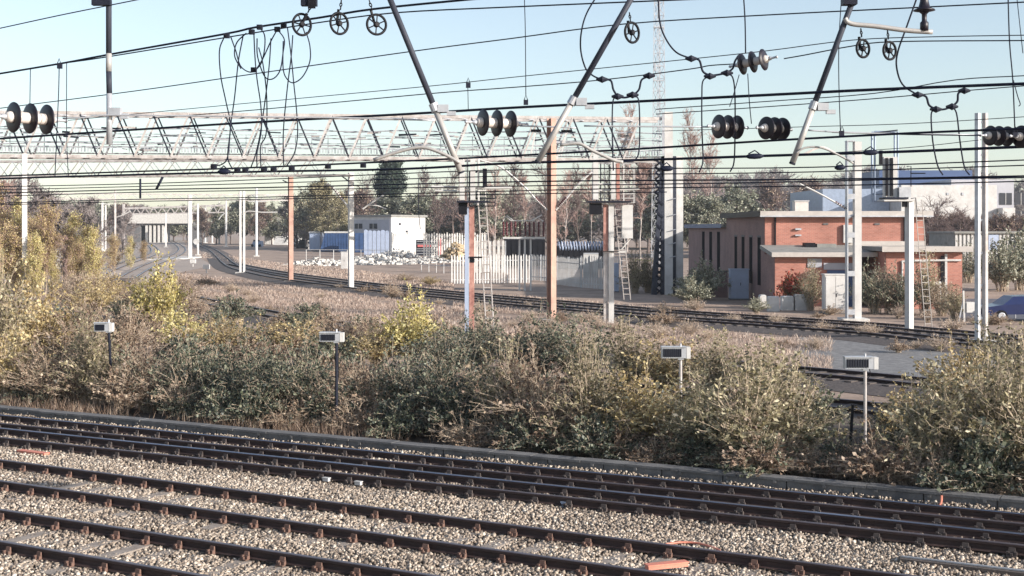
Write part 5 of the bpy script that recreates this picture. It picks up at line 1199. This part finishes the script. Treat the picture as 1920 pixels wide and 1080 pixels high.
# cable loops
LP_ = [[(420,70),(411.5,95),(414,143),(424,192),(432,235),(427,293),(436,318)],[(433,70),(442,95),(452,125),(473,135),(490,115),(508,77),(519,57)],[(456,66),(447,115),(440,181),(433,232),(427,293),(416,308),(401,311)],
 [(462,62),(444,80),(440,105),(452,129)],[(476,62),(478,106),(482,149),(489,198),(490,244),(482,287),(482,316)],[(487,52),(496,66),(496,92),(490,118),(479,132)],[(482,72),(483,106),(496,143),(511,148),(525,132),(531,97),(533,74),(522,57)],
 [(508,72),(505,120),(498,181),(488,250),(479,290),(470,315)],[(485,89),(493,120),(500,181),(499,250),(489,273),(489,307),(490,318)],[(531,77),(531,129),(539,149),(551,155),(568,143),(581,115),(581,86),(574,60)],[(539,52),(546,106),(551,158),(556,206),(558,250),(552,287),(536,313)],[(549,66),(546,106),(539,163),(532,235),(531,278),(532,310)]]
for i, pts in enumerate(LP_):
    tag(MB().tube(smooth([P(x,y,16.6+.03*i) for x, y in pts],6), .0085, 6).build('jumper_loop', M['wire'], None, True), 'dark jumper cable, one of the tangle of long loops hanging left of centre', 'jumper cable', 'tangle of long cable loops left of centre')
for i, (x, y) in enumerate(((425,67),(472,60),(487,51),(520,55),(532,48),(476,131),(401,312),(445,318),(460,320),(495,319),(513,318),(547,316),(615,312),(681,310))):
    c = P(x, y, 16.55); t = thing('wire_clamp', 'small dark clamp '+('on the thick wire pair at the top of the cable loops' if i < 5 else ('where two cable loops cross' if i == 5 else 'on the wires at the foot of the cable loops')), 'clamp', c, 'clamps at the '+('top' if i < 5 else 'crossing' if i == 5 else 'foot')+' of the cable loops')
    MB().box(c.x-.035,c.x+.035,c.y-.03,c.y+.03,c.z-.03,c.z+.03).build('jaw', M['dark'], t); MB().lathe(c+Vector((0,-.032,0)),(0,-1,0),[(0,.018),(.015,.018)],6).build('bolt', M['black'], t)
# shaped jumpers
def jumper(label, feed, s_, hangs, clamps):
    c0 = P(*clamps[0], D0); t = thing('shaped_jumper', label, 'jumper cable', c0, 'U shaped jumpers with clamps')
    for pts in feed: MB().tube(smooth([P(x,y,D0) for x, y in pts],6), .011, 6).build('feed_cable', M['wire'], t, True)
    for pts in s_: MB().tube(smooth([P(x,y,D0) for x, y in pts],6), .014, 6).build('link_cable', M['wire'], t, True)
    for pts in hangs: MB().tube(smooth([P(x,y,D0) for x, y in pts],6), .0095, 6).build('hanging_cable', M['wire'], t, True)
    for x, y in clamps: c = P(x,y,D0); MB().lathe(c-Vector((.075,0,0)),(1,0,0),[(0,.012),(.05,.032),(.075,.045),(.10,.032),(.15,.012)],8).build('clamp', M['dark'], t)
jumper('U shaped jumper between the second leaning tube and the communications tower', [[(1122,-12),(1100,25),(1090,60),(1089,95),(1098,128),(1112,142),(1128,149)]], [[(1128,149),(1145,151),(1150,168),(1158,181)],[(1158,181),(1172,183),(1187,179)],[(1187,179),(1198,168),(1203,150),(1216,143)]], [[(1156,181),(1149,192),(1148,250),(1150,320)],[(1189,180),(1198,192),(1199,270),(1192,298),(1165,303),(1140,300)]], [(1129,149),(1158,181),(1186,178),(1217,142)])
jumper('U shaped jumper left of the high three disc insulator', [[(1234,-12),(1237,40),(1248,72),(1268,98),(1296,110)]], [[(1296,110),(1311,113),(1318,134),(1332,142)],[(1332,142),(1347,140),(1363,137)],[(1363,137),(1374,128),(1378,115),(1385,104)]], [[(1330,143),(1318,152),(1316,180),(1316,240),(1318,300),(1311,323)],[(1364,138),(1374,146),(1378,180),(1378,260),(1376,305),(1369,322)]], [(1296,110),(1331,143),(1363,137)])
jumper('U shaped jumper at the right under the pulley wheel pair', [[(1722,-12),(1700,50),(1684,95),(1681,125),(1692,158),(1720,178)]], [[(1720,178),(1736,181),(1742,197),(1755,205)],[(1755,205),(1770,205),(1785,200)],[(1785,200),(1795,190),(1797,175),(1808,170)]], [[(1753,206),(1746,215),(1749,265),(1758,310),(1768,328)],[(1787,201),(1794,215),(1800,265),(1808,312),(1818,328)]], [(1721,178),(1755,205),(1785,200),(1808,170)])
# droppers
for lab, pts, r in [('thin dropper above the left insulator',[(57,130),(56,195)],.005),('thin dropper with a small loop left of the vertical pole',[(111,122),(110,170),(107,240),(103,330)],.006),('second thin dropper left of the vertical pole',[(125,118),(125,250),(128,330)],.005),
 ('long thin dropper left of the second leaning tube',[(983,-10),(985,60),(986,180)],.006),('short dropper right of the first leaning tube',[(877,155),(878,205)],.005),('dropper above the high three disc insulator',[(1394,-10),(1397,40),(1398,100)],.009),('dropper from the high insulator to the insulator pair',[(1402,138),(1405,190),(1409,232)],.006),
 ('loose hooked wire below the high insulator',[(1386,140),(1376,175),(1368,200)],.006),('thin dropper right of the third leaning tube',[(1578,-10),(1573,80),(1573,160),(1576,250)],.006),('long dropper near the right edge',[(1890,-10),(1893,80),(1899,150),(1903,245)],.008),('loose curved wire near the right edge',[(1906,-10),(1918,100)],.005),
 ('loose wire end hooked below the right dropper',[(1900,150),(1908,180),(1913,195),(1910,199)],.006),('short dropper below the thick blue black wire on the left',[(263,335),(263,372)],.013),('slanting rod below the thick wires on the left',[(305,332),(293,355)],.016),('dropper crossing the left sky under the gantry',[(785,335),(785,395),(788,430)],.005)]:
    wire(lab, pts, 0, r, 'wire', 'dropper_wire', 15.9, 'vertical dropper wires')
for x, y, lab in ((986,192,'the long dropper left of the second leaning tube'),(1578,250,'the dropper right of the third leaning tube'),(1903,252,'the long dropper near the right edge'),(878,160,'the short dropper by the first leaning tube'),(112,124,'the looped dropper left of the vertical pole')):
    c = P(x, y, 15.85); t = thing('dropper_clip', 'small dark clip at the end of '+lab, 'clip', c, 'clips on the dropper wires'); MB().box(c.x-.028,c.x+.028,c.y-.02,c.y+.02,c.z-.03,c.z+.03).build('clip', M['dark'], t); MB().tube([c+Vector((-.02,-.025,.03)), c+Vector((0,-.02,.09)), c+Vector((.02,-.025,.03))], .006, 5).build('loop', M['dark'], t)
for x, y, w_, lab in ((1415,293,34,'dark section insulator splice on the thick wire under the right insulator pair'),(1632,286,30,'dark splice on the wire right of the broad channel mast'),(1250,316,26,'dark splice near the gantry tower'),(1575,314,20,'small bluish splice left of the broad channel mast'),(420,322,24,'dark splice under the cable loops')):
    c = P(x, y, 15.6); d = Vector((w_/2*15.6/F,0,.003)); t = thing('wire_splice', lab, 'splice', c, 'splices on the low wires'); MB().tube([c-d, c-d*.6, c, c+d*.6, c+d],[.012,.03,.034,.03,.012],8).build('sleeve', M['wire'], t, True); MB().tube([c-d*.7+Vector((0,0,.03)), c+Vector((0,0,.07)), c+d*.5+Vector((0,0,.03))], .008, 5).build('tail', M['wire'], t)
for x, y, lab in ((1005,245,'left of'),(1062,246,'right of')):
    c = P(x, y, 60); t = thing('ribbed_insulator', 'small dark ribbed insulator on a white strut '+lab+' the tall orange faced mast', 'insulator', c, 'ribbed insulators beside the orange faced mast'); lathe_ins(MB(), c-Vector((.24,0,0)), c+Vector((.24,0,0)), .1, 7, .06).build('body', M['black'], t); MB().beam(c, P(x-10,292,60), .07).build('strut', M['white'], t)

# ------------------------------------------------------------------ things lying by the near track
def gbox(name, label, cat, x, y, lx, ly, h, m, ang=-.52, z0=-.19, extra=None):
    c = G(x, y, z0); t = thing(name, label, cat, c); d = (math.cos(ang), math.sin(ang)); MB().obox((c.x,c.y), d, (-d[1],d[0]), lx/2, ly/2, z0, z0+h).build('body', M[m], t)
    MB().obox((c.x,c.y), d, (-d[1],d[0]), lx/2+.01, ly/2+.01, z0+h+.002, z0+h+.02).build('top', M[extra or m], t); return t
gbox('point_heater_box', 'low rusty box with a white top beside the rails at the centre right', 'trackside box', 1110, 950, .52, .16, .10, 'rust', extra='white')
gbox('point_heater_box', 'grey ribbed plate fixed between the shiny rails above the rusty box', 'trackside box', 1148, 921, .44, .14, .07, 'galv', extra='concl')
gbox('concrete_slab', 'pinkish flat slab on the shaded ballast at the left edge', 'slab', 62, 853, .85, .14, .06, 'pink')
gbox('orange_plate', 'faded orange plastic sleeve lying across the lower rails', 'plastic sleeve', 1250, 1064, .62, .12, .05, 'pink', ang=.35, z0=-.10)
gbox('white_block', 'left of two small white blocks beside the dark rail', 'block', 612, 902, .13, .07, .05, 'white', z0=-.15)
gbox('white_block', 'right of two small white blocks beside the dark rail', 'block', 672, 909, .13, .07, .05, 'white', z0=-.15)
gbox('blue_coupler', 'small blue coupler on the ballast at the centre', 'coupler', 1058, 951, .09, .07, .08, 'greycab')
pts = smooth([G(x,y,-.15) for x, y in ((1240,1022),(1275,1017),(1310,1019),(1345,1030),(1352,1036))],6); tag(MB().tube(pts,.018,6).build('orange_cable', M['pink'], None, True), 'faded orange cable lying on the ballast at the lower right', 'cable')
c = G(1760,948,-.1); tag(MB().tube(smooth([c+Vector((-.08,-.05,-.08)), c+Vector((0,0,-.02)), c+Vector((.05,.02,.06)), c+Vector((.06,.03,.17))]), .022, 6).build('red_bracket', M['pink']), 'small red bracket hooked on the kerb wall at the right', 'bracket')
c = G(1757,940,0)
heap('stone_pile', 'small pile of pale stones against the shaded kerb at the left', 'stone pile', 412, 818, .55, .16, 'concl', 40, .35)
c = pt(0,9); a0_, b0_ = line_p(13.0,12.0); 
t = thing('timber_baulk', 'long dark timber lying beside the rail at the bottom right', 'timber', G(1780,1062,-.2)); a = G(1690,1052,-.17); b = G(1925,1080,-.17); MB().beam(a,b,.22,.12).build('baulk', M['timber'], t); MB().beam(a+Vector((0,-.02,.075)),b+Vector((0,-.02,.075)),.03,.02).build('edge_strip', M['galv'], t)
mb = MB(); mb.box(-900, 900, -30, 900, -1.3, 46); hz = mb.build('haze', M['white']); hz['kind'] = 'stuff'; hz['label'] = 'thin pale haze over the far trees'; hz['category'] = 'haze'
hm = bpy.data.materials.new('haze_air'); hm.use_nodes = True; nt = hm.node_tree; nt.nodes.remove(nt.nodes['Principled BSDF']); pv = nt.nodes.new('ShaderNodeVolumePrincipled')
pv.inputs['Density'].default_value = HZD; pv.inputs['Color'].default_value = (.88,.93,1,1); pv.inputs['Anisotropy'].default_value = .2; nt.links.new(pv.outputs[0], nt.nodes['Material Output'].inputs['Volume']); hz.data.materials[0] = hm
print('OBJS', len(bpy.data.objects))
